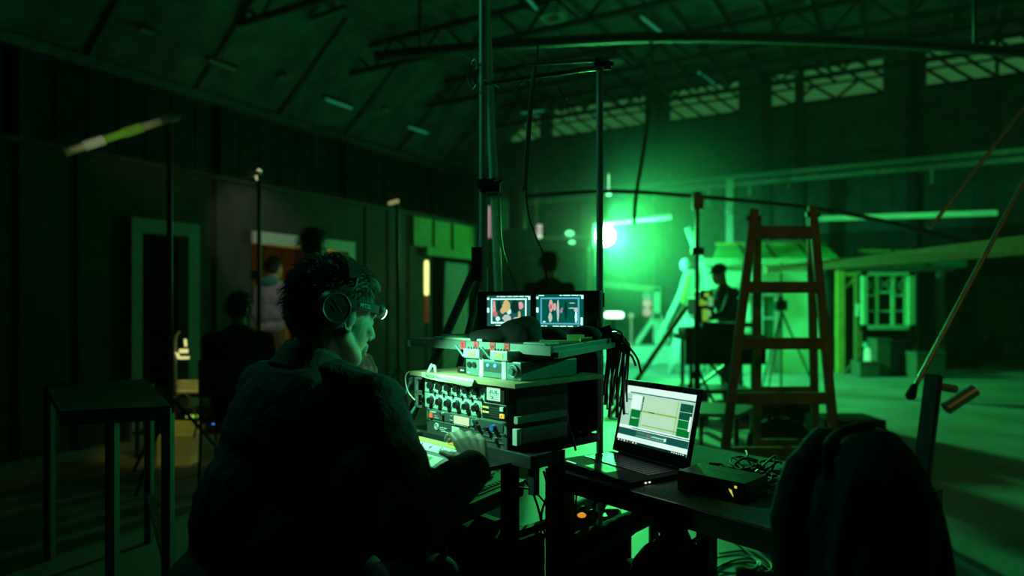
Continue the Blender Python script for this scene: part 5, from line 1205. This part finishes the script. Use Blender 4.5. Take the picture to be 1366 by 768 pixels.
for i, (pts, r, mt_, lab) in enumerate((([(718, 60, 2.5), (712, 110, 2.5), (707, 180, 2.5), (702, 250, 2.5), (706, 290, 2.48), (716, 318, 2.46), (726, 345, 2.44), (730, 390, 2.42)], .0032, black, 'thin black cable hanging from above down behind the right screen'),
        ([(664, 250, 2.7), (666, 290, 2.68), (668, 320, 2.66), (675, 350, 2.64), (688, 385, 2.62), (694, 400, 2.62)], .006, M('green_sheath', (.1, .4, .15), .4), 'green-glinting cable curving down beside the second tall pole'),
        ([(713, 86, 2.52), (708, 130, 2.52), (703, 190, 2.52), (699, 255, 2.52)], .0065, M('dull_green_rope', (.08, .2, .09), .7), 'soft green strap hanging from the upper bars'),
        ([(868, 53, 6.62), (868, 120, 6.9), (860, 190, 7), (848, 265, 7), (846, 300, 7)], .02, M('dull_green_rope'), 'slack rope hanging in the air above the flood lamp boom'))):
    m = MB(); m.tube([P(*p) for p in pts], r, n=8); tag(m.build('hanging_cable' if i < 3 else 'hanging_rope', mt_), lab, 'cable')
# bundle of cables at the right of the shelf
t = thing('cable_bundle', 'bunch of black cables hanging off the shelf corner beside the single pole', 'cables', P(822, 480, 2.3))
rnd = random.Random(11)
m = MB()
for i in range(16):
    x0 = 806+i*1.9; e = rnd.uniform(-6, 10); 
    m.tube([P(802+rnd.uniform(0, 14), 446+rnd.uniform(-6, 8), 2.26), P(x0+4, 455+rnd.uniform(-4, 6), 2.24), P(x0+4+e*.3, 480, 2.22), P(x0+e*.6, 505+rnd.uniform(-5, 15), 2.22+rnd.uniform(-.03, .05)), P(x0-2+e, 528+rnd.uniform(-8, 30), 2.24)], rnd.uniform(.003, .0055), n=6, sub=4)
m.build('cables', black, t)
for pts in ([(812, 440), (825, 452), (838, 462), (850, 478), (855, 497)], [(808, 445), (818, 440), (830, 446), (832, 470)], [(815, 460), (828, 468), (842, 474), (848, 488)]):
    m = MB(); m.tube([P(*p, 2.2) for p in pts], .004, n=6); m.build('stray_cable', black, t)
m = MB(); m.cyl(P(796, 444, 2.22), P(815, 438, 2.22), .014, n=10); m.box(P(810, 452, 2.24), (.06, .04, .05)); m.build('hook_clamp', blackm, t)
# ================================================================== laptop table
TO = V((.122, 2.116, 0)); TX = V((.64, -.77, 0)).normalized(); TY = V((.77, .64, 0)).normalized(); TZ = .735
TF = frame_from(TO, TX, TY)
t = thing('work_table', 'black edged table with a speckled carpet top carrying the laptop', 'table', TO + TX*.4 + TY*.33)
m = MB(TF); m.bx((0, 0, TZ-.012), (.86, .66, TZ)); m.build('carpet_top', carpet, t)
m = MB(TF); m.bx((-.004, -.012, TZ-.055), (.864, 0, TZ+.002)); m.bx((-.004, .66, TZ-.055), (.864, .67, TZ+.001)); m.bx((-.014, -.012, TZ-.055), (-.004, .67, TZ+.002)); m.bx((.864, -.012, TZ-.055), (.874, .67, TZ+.002)); m.build('edge_frame', M('edge_black', (.02, .022, .02), .3, .2), t, bevel=.002)
m = MB(TF); m.bx((0, 0, TZ-.045), (.86, .66, TZ-.012)); m.build('underframe', black, t)
for x, y in ((.02, .02), (.82, .03), (.03, .62), (.82, .62)):
    m = MB(TF); m.bar((x, y, 0), (x, y, TZ-.05), .065 if x < .1 and y < .1 else .045, up=(0,1,0)); m.build('leg', blackm, t)
    m = MB(TF); m.cyl((x, y, 0), (x, y, .02), .038, n=16); m.build('foot', rubber, t)
m = MB(TF); m.bar((.33, .35, .0), (.33, .35, TZ-.05), .045); m.build('centre_leg', blackm, t)
m = MB(TF); m.bar((.30, .12, TZ-.06), (.62, .12, .34), .04); m.build('brace', blackm, t)
m = MB(TF); m.prism([(.012, .0, TZ+.001), (.035, .0, TZ+.001), (.03, .012, TZ+.001), (.014, .01, TZ+.001)], (0, 0, .002)); m.prism([(.0, -.0135, TZ-.03), (.022, -.0135, TZ-.03), (.014, -.0135, TZ-.004)], (0, .001, 0)); m.build('yellow_tape', M('dull_yellow_tape', (.6, .5, .05), .6), t)
# laptop
LF = frame_from(V((.1425, 2.174, TZ+.001)), (.536, -.844, 0), (.844, .536, 0))   # x along the front edge, y towards the hinge
t = thing('laptop', 'open black laptop with a bright audio program on its screen', 'laptop', LF @ V((.17, .115, 0)))
m = MB(LF); m.bx((0, 0, 0), (.345, .235, .016)); m.build('base', M('laptop_black', (.02, .024, .024), .7, .0, spec=.2), t, bevel=.004)
m = MB(LF); m.bx((.012, .008, .016), (.333, .21, .0166)); m.build('palm_rest', M('palm_rest', (.06, .08, .075), .8, .0, spec=.15), t)
m = MB(LF)
for j in range(6):
    n = 15; wdt = .30/n
    for i in range(n):
        if j == 0 and 4 <= i <= 8:
            if i == 4: m.bx((.022+i*wdt, .098, .0166), (.022+9*wdt-.003, .111, .0185))
            continue
        m.bx((.022+i*wdt, .098+j*.0175, .0166), (.022+(i+1)*wdt-.003, .098+j*.0175+.0145, .0185))
m.build('keyboard', M('keys_black', (.012, .014, .014), .4), t)
m = MB(LF); m.bx((.12, .02, .0166), (.225, .085, .0171)); m.build('trackpad', M('trackpad', (.08, .11, .10), .5, spec=.2), t)
m = MB(LF)
for i in range(4): m.bx((.04+i*.012, .010, .0166), (.048+i*.012, .017, .0172))
m.build('status_lights', E('white_led', (.5, 1, .7), .8), t)
m = MB(LF); m.box((.347, .06, .008), (.003, .006, .004)); m.box((.347, .075, .008), (.003, .006, .004)); m.build('side_light', E('side_led', (.8, .75, .6), 1.0), t)
m = MB(LF); m.cyl((.04, .232, .016), (.305, .232, .016), .007, n=12); m.build('hinge', black, t)
lean = rad(14)
yv = LF.to_3x3() @ V((0, math.sin(lean), math.cos(lean))); xv = LF.to_3x3() @ V((1, 0, 0))
LS = frame_from(LF @ V((0, .234, .02)), xv, yv)       # x right, y up the lid, z towards the user
if (LS.to_3x3() @ V((0,0,1))).dot(LF.to_3x3() @ V((0,-1,0))) < 0: raise Exception('lid')
Wl, Hl = .345, .245
m = MB(LS); m.bx((0, 0, -.008), (Wl, Hl, -.001)); m.build('lid', M('lid_black', (.02, .024, .024), .35, .2), t, bevel=.004)
m = MB(LS); m.bx((.003, .003, -.001), (Wl-.003, Hl-.003, .0)); m.build('bezel', black, t)
sx0, sx1, sy0, sy1 = .016, Wl-.016, .036, Hl-.02
def U(u): return sx0+(sx1-sx0)*u
def Vv(v): return sy0+(sy1-sy0)*(1-v)
sm_ = dict(w=E('lap_white', (.72, 1.0, .88), 1.0), g=E('lap_lightgreen', (.52, .9, .68), .75), p=E('lap_pale', (.58, .95, .62), .8), d=E('lap_dark', (.005, .15, .075), .6), k=E('lap_teal', (.01, .13, .10), .7), t=E('lap_titlebar', (.02, .32, .2), .6), y=E('lap_yellow', (.42, .80, .14), .62), b=E('lap_black', (.005, .04, .035), .6), r=E('lap_red', (.55, .15, .15), .7), gg=E('lap_green', (.0, .28, .04), .7))
names = list(sm_)
m = MB(LS)
lay = {'n': 0}
def rect(c, u0, v0, u1, v1, lift=None):
    lay['n'] += 1; z = .0004 + (lift if lift is not None else lay['n'])*.000012
    m.mat(names.index(c)); m.bx((U(u0), Vv(v1), z-.0003), (U(u1), Vv(v0), z))
rect('w', 0, 0, 1, 1, 0)
rect('w', 0, 0, 1, .10); rect('t', .08, .105, 1, .128); rect('g', 0, .135, 1, .70)
rect('g', 0, .14, .12, .68); rect('w', .12, .15, .27, .40)
rect('t', .03, .235, .12, .25); rect('t', .02, .50, .11, .52)
rect('b', .285, .165, .30, .27); rect('gg', .285, .28, .30, .43)
rect('p', .31, .15, .80, .68); rect('y', .31, .40, .80, .43); rect('y', .33, .64, .82, .66); rect('y', .78, .16, .79, .72); rect('y', .30, .46, .305, .68)
rect('gg', .14, .41, .285, .70); rect('w', .16, .545, .275, .552); rect('w', .16, .56, .23, .567)
rect('d', .82, .17, .985, .30); rect('d', .82, .31, .985, .43); rect('gg', .82, .44, .985, .57); rect('gg', .82, .58, .985, .71)
for v in (.20, .26, .32, .38, .50, .56, .60): rect('g', .32, v, .77, v+.004)
for u in (.42, .54, .66): rect('g', u, .16, u+.002, .68)
rect('gg', .40, .405, .48, .425); rect('w', .96, .36, .985, .60)
rect('t', .2, .725, 1, .74); rect('w', 0, .705, 1, .72)
rect('k', 0, .755, 1, .875); rect('t', .27, .765, .72, .87)
for i in range(5): rect('r', .29+i*.022, .785, .305+i*.022, .80)
rect('r', .43, .785, .48, .825); 
for i in range(10): rect('w', .50+i*.02, .80, .512+i*.02, .82)
for i in range(12): rect('w', .29+i*.034, .845, .31+i*.034, .85)
rect('w', .68, .79, .705, .84)
rect('w', 0, .885, 1, .958); rect('g', .3, .915, .6, .92)
rect('b', 0, .958, 1, 1.0)
for i, c in enumerate('wgwyrwg'): rect(c, .02+i*.045, .966, .04+i*.045, .992)
for i in range(6): rect('w', .80+i*.03, .970, .818+i*.03, .985)
m.build('screen', [sm_[n] for n in names], t)
# black box with lettering
BF = frame_from(V((.457, 1.869, TZ+.001)), (.136, -.135, 0), (.081, .051+.045, 0))
BF = frame_from(V((.457, 1.869, TZ+.001)), (.7, -.714, 0), (.714, .7, 0))
t = thing('drive_enclosure', 'low black box with small pale lettering lying beside the laptop', 'box', BF @ V((.1, .06, 0)))
m = MB(BF); m.bx((0, 0, 0), (.20, .13, .055)); m.build('case', M('box_black', (.018, .02, .02), .35), t, bevel=.003)
m = MB(BF); m.prism([(.035, .08, .055), (.05, .08, .055), (.0425, .096, .055)], (0, 0, .0006))
for k in range(8): m.bx((.058+k*.0125, .081, .055), (.066+k*.0125, .081+.006+.004*(k % 3 == 0), .0556))
m.build('faint_logo', M('dim_letter', (.25, .32, .3), .5), t)
m = MB(BF); m.prism([(.155, -.001, .035), (.163, -.001, .032), (.168, -.001, .015), (.158, -.001, .028)], (0, -.001, 0)); m.box((.174, -.001, .042), (.006, .002, .006)); m.build('yellow_light', E('yellow_led', (.65, .7, .05), .9), t)
# cable tangle
t = thing('cable_tangle', 'tangle of black cables piled on the carpet beyond the black box', 'cables', P(1010, 640, 1.95))
rnd = random.Random(4); m = MB()
def tp(px, py, lift=.004): q = PZ(px, py, TZ+lift); return q
for i in range(9):
    cx_, cy_ = rnd.uniform(985, 1045), rnd.uniform(615, 648); pts = []
    for k in range(9):
        a = k*1.5+rnd.uniform(-.4, .4); pts.append(tp(cx_+rnd.uniform(10, 24)*math.cos(a), cy_+rnd.uniform(4, 9)*math.sin(a), rnd.uniform(.004, .035)))
    m.tube(pts, .0032, n=6, sub=5)
for pts in ([(948, 620), (962, 619), (978, 628), (992, 622), (978, 610), (975, 618), (988, 628)], [(963, 622), (980, 625), (1000, 632), (1020, 622)], [(975, 611), (990, 609), (1000, 616), (1004, 628)]):
    m.tube([tp(a, b, .012) for a, b in pts], .0035, n=6, sub=5)
m.build('cables', rubber, t)
m = MB(); m.tube([tp(1006, 632, .01), tp(1022, 617, .03), tp(1035, 608, .04), tp(1042, 618, .03)], .0035, n=6); m.build('grey_cable', M('teal_cable'), t)
m = MB(); m.tube([tp(995, 601, .01)+V((0,0,.0)), tp(997, 606, .03), tp(997, 613, .02), tp(1001, 618, .008)], .0035, n=6); m.build('white_plug', whitep, t)
m = MB(); m.cyl(tp(946, 620, .012), tp(960, 621, .012), .009, n=10); m.build('adapter', black, t)
# jacket over a chair
cc = V((.66, 1.27, 0))
plain_chair('folding_chair', 'chair hidden under the dark jacket at the right front corner', cc.x, cc.y-.03, rad(55), .46, back=.80, wide=.36)
t = thing('jacket', 'dark jacket draped over the chair at the right front corner', 'jacket', (cc.x, cc.y, .3))
m = MB(); n = 72; rings = []
lev = [(.36, 0.0, .150, .135), (.42, 0.0, .158, .14), (.52, 0, .160, .14), (.64, -.0, .162, .142), (.74, 0, .163, .14), (.82, .002, .158, .135), (.88, .006, .146, .126), (.925, .010, .124, .110), (.96, .012, .098, .09), (.985, .014, .072, .068), (1.003, .016, .054, .05), (1.014, .018, .022, .02)]
vs = []
for j, (z, ox, a, b) in enumerate(lev):
    for i in range(n):
        th = 2*math.pi*i/n
        fold = 1 + (.07*math.sin(th*5+z*7) + .045*math.sin(th*11-z*13+1) + .03*math.sin(th*17+z*5))*min(1, (1.03-z)*4)
        dz = .014*math.sin(th*3+j)*min(1, (1.03-z)*6)
        vs.append((cc.x+ox+a*.86*fold*math.cos(th), cc.y+b*fold*math.sin(th), z+dz))
fs = [(j*n+i, j*n+(i+1)%n, (j+1)*n+(i+1)%n, (j+1)*n+i) for j in range(len(lev)-1) for i in range(n)] + [tuple((len(lev)-1)*n+i for i in range(n))]
m.smooth = True; m.add(vs, fs); o = m.build('shell', M('jacket_cloth', (.035, .042, .045), .85, scale=40, var=.25, bump=.3), t); s_ = o.modifiers.new('s', 'SUBSURF'); s_.levels = 1; s_.render_levels = 1
d = o.modifiers.new('folds', 'DISPLACE'); d.texture = FOLDS; d.texture_coords = 'LOCAL'; d.strength = .02
m = MB(); m.caps(P(1068, 625, 1.19), P(1052, 690, 1.17), .028, .032); m.caps(P(1052, 690, 1.17), P(1056, 790, 1.17), .032, .03); m.caps(P(1100, 590, 1.2), P(1070, 622, 1.19), .03, .027)
organic(m, 'sleeve', M('jacket_cloth'), t, .006, 4, .012)
m = MB(); m.caps(P(1112, 594, 1.14), P(1104, 618, 1.14), .006, .004); m.tube([P(1165, 566, 1.17), P(1130, 574, 1.15), P(1108, 590, 1.14), P(1104, 612, 1.135), P(1108, 640, 1.13)], .010, n=8)
organic(m, 'collar_edge', M('jacket_cloth'), t, .004, 2)
# things under the table
q = V((.50, 2.05, 0))
t = thing('shoulder_bag', 'black shoulder bag standing on the floor under the laptop table', 'bag', (.47, 1.92, 0))
m = MB(); m.ell((.455, 1.92, .3), (.135, .10, .30)); m.ell((.455, 1.92, .45), (.125, .09, .14)); m.bx((.34, 1.84, .02), (.57, 2.0, .5)); organic(m, 'body', fabric, t, .008, 4, .02)
m = MB(); m.tube([P(905, 730, 1.83), P(925, 722, 1.83), P(945, 705, 1.82), P(953, 690, 1.85)], .007, n=8); m.build('shiny_strap', M('strap_teal', (.15, .22, .2), .3), t)
m = MB(); m.tube([(.38, 1.9, .5), (.42, 1.86, .62), (.48, 1.88, .62), (.53, 1.94, .5)], .008, n=8); m.build('handle', black, t)
t = thing('rolled_mat', 'long grey rolled tube lying high under the table end', 'roll', P(790, 680, 2.5))
m = MB(); m.cyl(P(742, 692, 2.35), P(815, 658, 2.75), .036, n=24); m.build('roll', M('grey_roll', (.12, .15, .145), .6), t)
m = MB(); m.bar(V((P(770,680,2.5).x, 2.5, 0)), P(770, 682, 2.5), .03); m.build('support', blackm, t)
t = thing('gear_roll', 'thick black padded roll with two orange tips lying under the table', 'roll', P(815, 705, 2.2))
a, b = P(757, 737, 2.05), P(872, 683, 2.4)
m = MB(); m.caps(a, b, .045, .035); organic(m, 'padding', M('roll_cloth', (.03, .038, .036), .85), t, .007, 2, .012)
for p_, s2 in (((855, 670), .014), ((868, 674), .018)):
    m = MB(); m.ell(P(*p_, 2.38), (s2, .012, s2*.7)); m.build('orange_tip', E('orange_tip', (1, .3, .04), .7), t)
m = MB(); m.ell(P(776, 687, 2.12), (.014, .010, .008)); m.build('orange_plug', E('orange_tip2', (1, .42, .03), .7), t)
for p_ in (a, b): m = MB(); m.bar(V((p_.x, p_.y, 0)), p_, .03); m.build('support', blackm, t)
m = MB(); rnd = random.Random(9)
for i in range(9):
    x = 765+rnd.uniform(0, 110); y = 690-(x-765)*.28+rnd.uniform(-10, 6); m.tube([P(x, y, 2.2), P(x+8, y-8, 2.22), P(x+16, y-4, 2.24), P(x+12, y+6, 2.22)], .006, n=6)
m.build('clips', black, t)
t = thing('storage_case', 'tall black case standing under the table behind the padded roll', 'case', (.31, 2.45, 0))
m = MB(); m.bx((.20, 2.36, 0), (.42, 2.62, .46)); m.build('case', fabric, t, bevel=.01)
m = MB(); m.bx((.27, 2.45, .46), (.35, 2.5, .48)); m.build('handle', black, t, bevel=.004)
t = thing('power_box', 'black box on the floor between the table leg and the sound cart', 'box', (.0, 1.9, 0))
m = MB(); m.bx((-.04, 1.62, 0), (.16, 1.86, .28)); m.build('case', black, t, bevel=.01)
m = MB(); m.bx((-.02, 1.615, .18), (.05, 1.62, .24)); m.build('label', greyp, t)
for i, (pts, lab) in enumerate((([(1035, 760), (1000, 745), (965, 752), (950, 768), (975, 778), (1010, 770), (1030, 755), (1000, 735), (960, 738)], 'black cable coiled on the floor below the table corner'), ([(960, 700), (985, 725), (1020, 755), (1050, 775)], 'single cable trailing over the floor towards the jacket'))):
    m = MB(); m.tube([PZ(a, b, .008) for a, b in pts], .006, n=6); tag(m.build('floor_cable', black), lab, 'cable')
m = MB(); m.tube([PZ(960+38*math.cos(k*.7)*(1-.01*k)+20, 752+12*math.sin(k*.7), .007+.002*k) for k in range(20)], .005, n=6); tag(m.build('coiled_cable', M('teal_cable')), 'coil of shiny green cable on the floor beside the shoulder bag', 'cable')
for i, (pts, r, lab) in enumerate((([(700, 640, 2.0), (712, 660, 2.0), (722, 700, 2.0), (716, 745, 2.0)], .004, 'black cable dropping beside the near post of the sound cart'), ([(725, 628, 2.02), (731, 655, 2.0), (722, 690, 2.0), (733, 730, 2.0)], .004, 'black cable dropping just left of the thick table leg'), ([(770, 640, 2.3), (768, 690, 2.3), (772, 745, 2.3)], .004, 'cable hanging straight down behind the thick table leg'), ([(690, 650, 1.9), (712, 655, 1.9), (735, 680, 1.92)], .003, 'thin cable arching between cart and table'))):
    m = MB(); m.tube([P(*p) for p in pts], r, n=6); tag(m.build('hanging_cable', black), lab, 'cable')
# ================================================================== the sound engineer
FW = V((math.cos(rad(48)), math.sin(rad(48)), 0)); RT = V((FW.y, -FW.x, 0)); Z = V((0, 0, 1))
HC = P(447, 421, 1.70)
HY = rad(45)
pel = V((-.60, 1.50, .57)); nk = V((-.500, 1.665, 1.095))
man = thing('person', 'man in dark knit jacket with headphones and a headlamp, seated working at the sound cart', 'person', (pel.x, pel.y, 0))
H = head_frame(HC, HY, rad(-14), 0)
S_ = 1.05
shR, elR, wrR = V((-.325, 1.585, 1.005)), V((-.215, 1.385, .80)), P(637, 620, 1.56)
shL, elL, wrL = V((-.66, 1.83, 1.015)), V((-.47, 2.03, .82)), V((-.418, 1.93, .985))
up = (nk-pel).normalized()
rx = RT; fy = up.cross(rx).normalized()
if fy.dot(FW) < 0: fy = -fy
RFm = Matrix((rx, fy, up)).transposed().to_4x4()
mb = MB(); head(mb, H, S_)
mb.caps(nk - up*.02, H @ V((-.03, 0, -.06)), .060, .056)
C = pel.lerp(nk, .66)
mb.ell(C, (.165, .11, .20), RFm); mb.ell(pel.lerp(nk, .3), (.15, .12, .18), RFm); mb.ell(pel, (.17, .14, .13), RFm)
hips = [(pel + RT*.09 + FW*.02 - Z*.02, pel + RT*.13 + FW*.45 - Z*.04), (pel - RT*.09 + FW*.02 - Z*.02, pel - RT*.15 + FW*.45 - Z*.04)]
ank = [V((hips[0][1].x, hips[0][1].y, .085)) - FW*.06, V((hips[1][1].x, hips[1][1].y, .085)) - FW*.02]
for S1, E1, W1 in ((shR, elR, wrR), (shL, elL, wrL)):
    mb.caps(C+up*.09, S1, .055, .055); mb.caps(S1, E1, .050, .040); mb.caps(E1, W1, .040, .026)
for (a, b), c in zip(hips, ank): mb.caps(a, b, .085, .058); mb.caps(b, c, .055, .036); mb.caps(c, c+FW*.15-Z*.045, .035, .028)
hand(mb, wrR, V((-.030, .085, .055)), V((.25, -.55, .80)), V((-1, -.25, .1)), curl=.5, s=.95, spread=.05)
hand(mb, wrL, V((-.02, -.10, 1)), V((.75, -.45, .1)), V((-.45, -.6, .3)), curl=.85, s=1.0, spread=.03)
o = organic(mb, 'body', skin, man, .0036, 3)
# jacket
cl = MB(); cl.ell(C, (.20, .145, .215), RFm); cl.ell(pel.lerp(nk, .38), (.185, .165, .22), RFm); cl.ell(pel + up*.03, (.195, .17, .12), RFm)
cl.caps(nk - up*.05, nk - up*.01, .095, .078); cl.caps(pel+RT*.12+up*.16, shR.lerp(elR, .55), .13, .085); cl.caps(pel+RT*.10+up*.05, elR.lerp(shR, .35)-Z*.02, .10, .06)
for S1, E1, W1, r in ((shR, elR, wrR, 1.0), (shL, elL, wrL, .95)):
    cl.caps(nk - up*.035, S1+Z*.0, .075, .082); cl.caps(C+up*.05, S1, .09, .085); cl.caps(S1, E1, .083*r, .072*r); cl.caps(E1, E1.lerp(W1, .88), .073*r, .046)
    for k in range(5): # sleeve creases
        q = E1.lerp(W1, .3+.13*k); d_ = (W1-E1).normalized(); cl.torus(q, .058-.004*k, .008, ax=d_+V((.25*math.sin(k*2.2), .1, .3*math.cos(k*1.7))))
organic(cl, 'jacket', jacketm, man, .0055, 4, .014)
for W1, E1 in ((wrR, elR), (wrL, elL)):
    d_ = (W1-E1).normalized(); m = MB()
    m.cyl(W1-d_*.045, W1-d_*.004, .045, .040, n=40)
    for k in range(32):
        a = 2*math.pi*k/32; x = d_.orthogonal().normalized(); y = d_.cross(x); e = x*math.cos(a)+y*math.sin(a)
        m.cyl(W1-d_*.045+e*.045, W1-d_*.004+e*.040, .003, n=5)
    m.build('cuff', M('cuff_knit', (.06, .068, .07), .95), man)
# ribbed collar
m = MB(); n = 64; ax = (up*.75 + (H @ V((0,0,1)) - H.translation)*.25 + FW*.12).normalized(); x = RT; y = ax.cross(x).normalized()
vs = []
cN = nk + up*.012
for j, (h_, r_) in enumerate(((-.035, .098), (-.01, .088), (.018, .080), (.032, .076), (.030, .070), (0, .068))):
    for i in range(n):
        a = 2*math.pi*i/n; rr = r_ + .0022*math.sin(i*math.pi)*0 + (.0018 if i % 2 else -.0018)
        vs.append(cN + ax*h_ + x*math.cos(a)*rr + y*math.sin(a)*rr*.95)
m.smooth = True; m.add(vs, [(j*n+i, j*n+(i+1)%n, (j+1)*n+(i+1)%n, (j+1)*n+i) for j in range(5) for i in range(n)]); m.build('collar', M('cuff_knit'), man)
lg = MB(); lg.ell(pel, (.195, .165, .13), RFm); lg.caps(pel+FW*.2-Z*.03, pel+FW*.3-Z*.03, .09, .08)
for (a, b), c in zip(hips, ank): lg.caps(a, b, .10, .076); lg.caps(b, c+Z*.03, .072, .06)
organic(lg, 'trousers', jeansm, man, .008, 4, .014)
for c in ank:
    sh = MB(); sh.caps(c-FW*.03-Z*.04, c+FW*.03-Z*.03, .042, .044); sh.caps(c+FW*.05-Z*.045, c+FW*.16-Z*.05, .042, .034); sh.caps(c-Z*.03, c+Z*.01, .045, .048); sh.bar(c-FW*.07-Z*.078, c+FW*.19-Z*.078, .085, .014)
    organic(sh, 'shoe', rubber, man, .006, 2)
hair_cap(H, S_, 'hair', hairm, man, .004, n=1500, tuft=.017)
m = MB()
for y in (-1, 1): m.ell(H @ V((.0765*S_, y*.031*S_, .002)), (.0118, .0118, .0118))
m.build('eyes', M('eye_white'), man)
p_ = lambda x, y, z: H @ V((x*S_, y*S_, z*S_))
hx_ = H.to_3x3()
# headphones
hp = thing('headphones', 'large black over-ear headphones worn by the seated man', 'headphones', HC)
for s_ in (-1, 1):
    c = p_(-.062 if s_ < 0 else -.03, s_*.084, .004); ax = (hx_ @ V((-.12, s_, 0))).normalized()
    m = MB(); m.cyl(c, c+ax*.018, .040, .044, n=36); m.cyl(c+ax*.018, c+ax*.034, .044, .038, n=36); m.build('ear_cup', M('cup_black', (.03, .036, .036), .38), hp)
    m = MB(); m.torus(c-ax*.003, .034, .012, ax=ax, n=32, k=10); m.build('ear_pad', fabric, hp)
    m = MB(); m.torus(c+ax*.0345, .034, .0011, ax=ax, n=40, k=6)
    e1 = (hx_ @ V((-.7, 0, .7))).normalized(); e1 = (e1-ax*e1.dot(ax)).normalized(); e2 = ax.cross(e1)
    m.bar(c+ax*.0345+e1*.022-e2*.003, c+ax*.0345-e1*.016-e2*.003, .0012, .0012); m.bar(c+ax*.0345+e1*.012+e2*.007, c+ax*.0345-e1*.006+e2*.007, .002, .0012)
    m.build('cup_trim', steel, hp)
    m = MB(); m.tube([c+ax*.012+hx_@V((0,0,.045)), p_(-.028, s_*.100, .06), p_(-.022, s_*.096, .085)], .005, n=8); m.build('yoke', steel_dk, hp)
m = MB(); pts = [p_(-.024, -.098*math.cos(a), .045+.098*math.sin(a)) for a in [rad(20+14*k) for k in range(11)]]
for a, b in zip(pts, pts[1:]): m.bar(a, b, .032, .009, up=tuple(hx_ @ V((0,0,1))) if abs((b-a).normalized().dot(hx_ @ V((0,0,1)))) < .9 else tuple(hx_ @ V((0,1,0))))
m.build('headband', fabric, hp)
# headlamp
hl = thing('headlamp', 'headlamp on a lettered elastic strap worn on the seated man\'s forehead', 'headlamp', p_(.11, 0, .03))
m = MB(); n = 64; zb = .026
def st(a, dz, r):
    r += .0045
    return p_(-.010+(.106+r)*math.cos(a), (.084+r)*math.sin(a), zb+dz-.010*math.cos(a)*-1)
vs = []
for dz, r in ((-.010, .0), (.010, 0), (.010, .003), (-.010, .003)): vs += [st(2*math.pi*i/n, dz, r) for i in range(n)]
m.add(vs, [(j*n+i, j*n+(i+1)%n, ((j+1)%4)*n+(i+1)%n, ((j+1)%4)*n+i) for j in range(4) for i in range(n)]); m.build('strap', M('strap_fabric', (.035, .05, .05), .8), hl)
a0 = rad(-74); o_ = st(a0, 0, .0045); tx = (st(a0+.01, 0, .0045)-st(a0-.01, 0, .0045)).normalized(); ty = (st(a0, .01, .0045)-st(a0, -.01, .0045)).normalized()
if True: lettering('PETZL', frame_from(o_, tx, ty), .0135, M('letter_mint', (.55, .9, .7), .5), hl)
c = st(0, .004, .008); fx = (hx_ @ V((1, 0, -.18))).normalized()
m = MB(); m.caps(c+hx_@V((0,-.016,0)), c+hx_@V((0,.016,0)), .017, .017); m.cyl(c, c+fx*.022, .018, .017, n=24); m.build('lamp_body', M('lamp_grey', (.15, .2, .2), .4), hl)
m = MB(); m.cyl(c+fx*.022, c+fx*.026, .015, n=24); m.build('lamp_lens', E('headlamp_glow', (.5, 1, .8), 4), hl)
lamp('headlamp_light', 'SPOT', c+fx*.032, HL_W, (.26, 1.0, .50), .012, target=K(.20, -.02, .985), cone=105, blend=.9)
# his stool
t = thing('stool', 'round black stool under the seated man', 'stool', (pel.x, pel.y, 0))
m = MB(); m.cyl((pel.x, pel.y, .40), (pel.x, pel.y, .44), .17, n=32); m.build('seat', fabric, t, bevel=.01)
for k in range(4):
    a = rad(45+90*k); m = MB(); m.cyl((pel.x+.13*math.cos(a), pel.y+.13*math.sin(a), .40), (pel.x+.18*math.cos(a), pel.y+.18*math.sin(a), 0), .013, n=10); m.build('leg', blackm, t)
m = MB(); m.torus((pel.x, pel.y, .18), .155, .008); m.build('foot_ring', blackm, t)
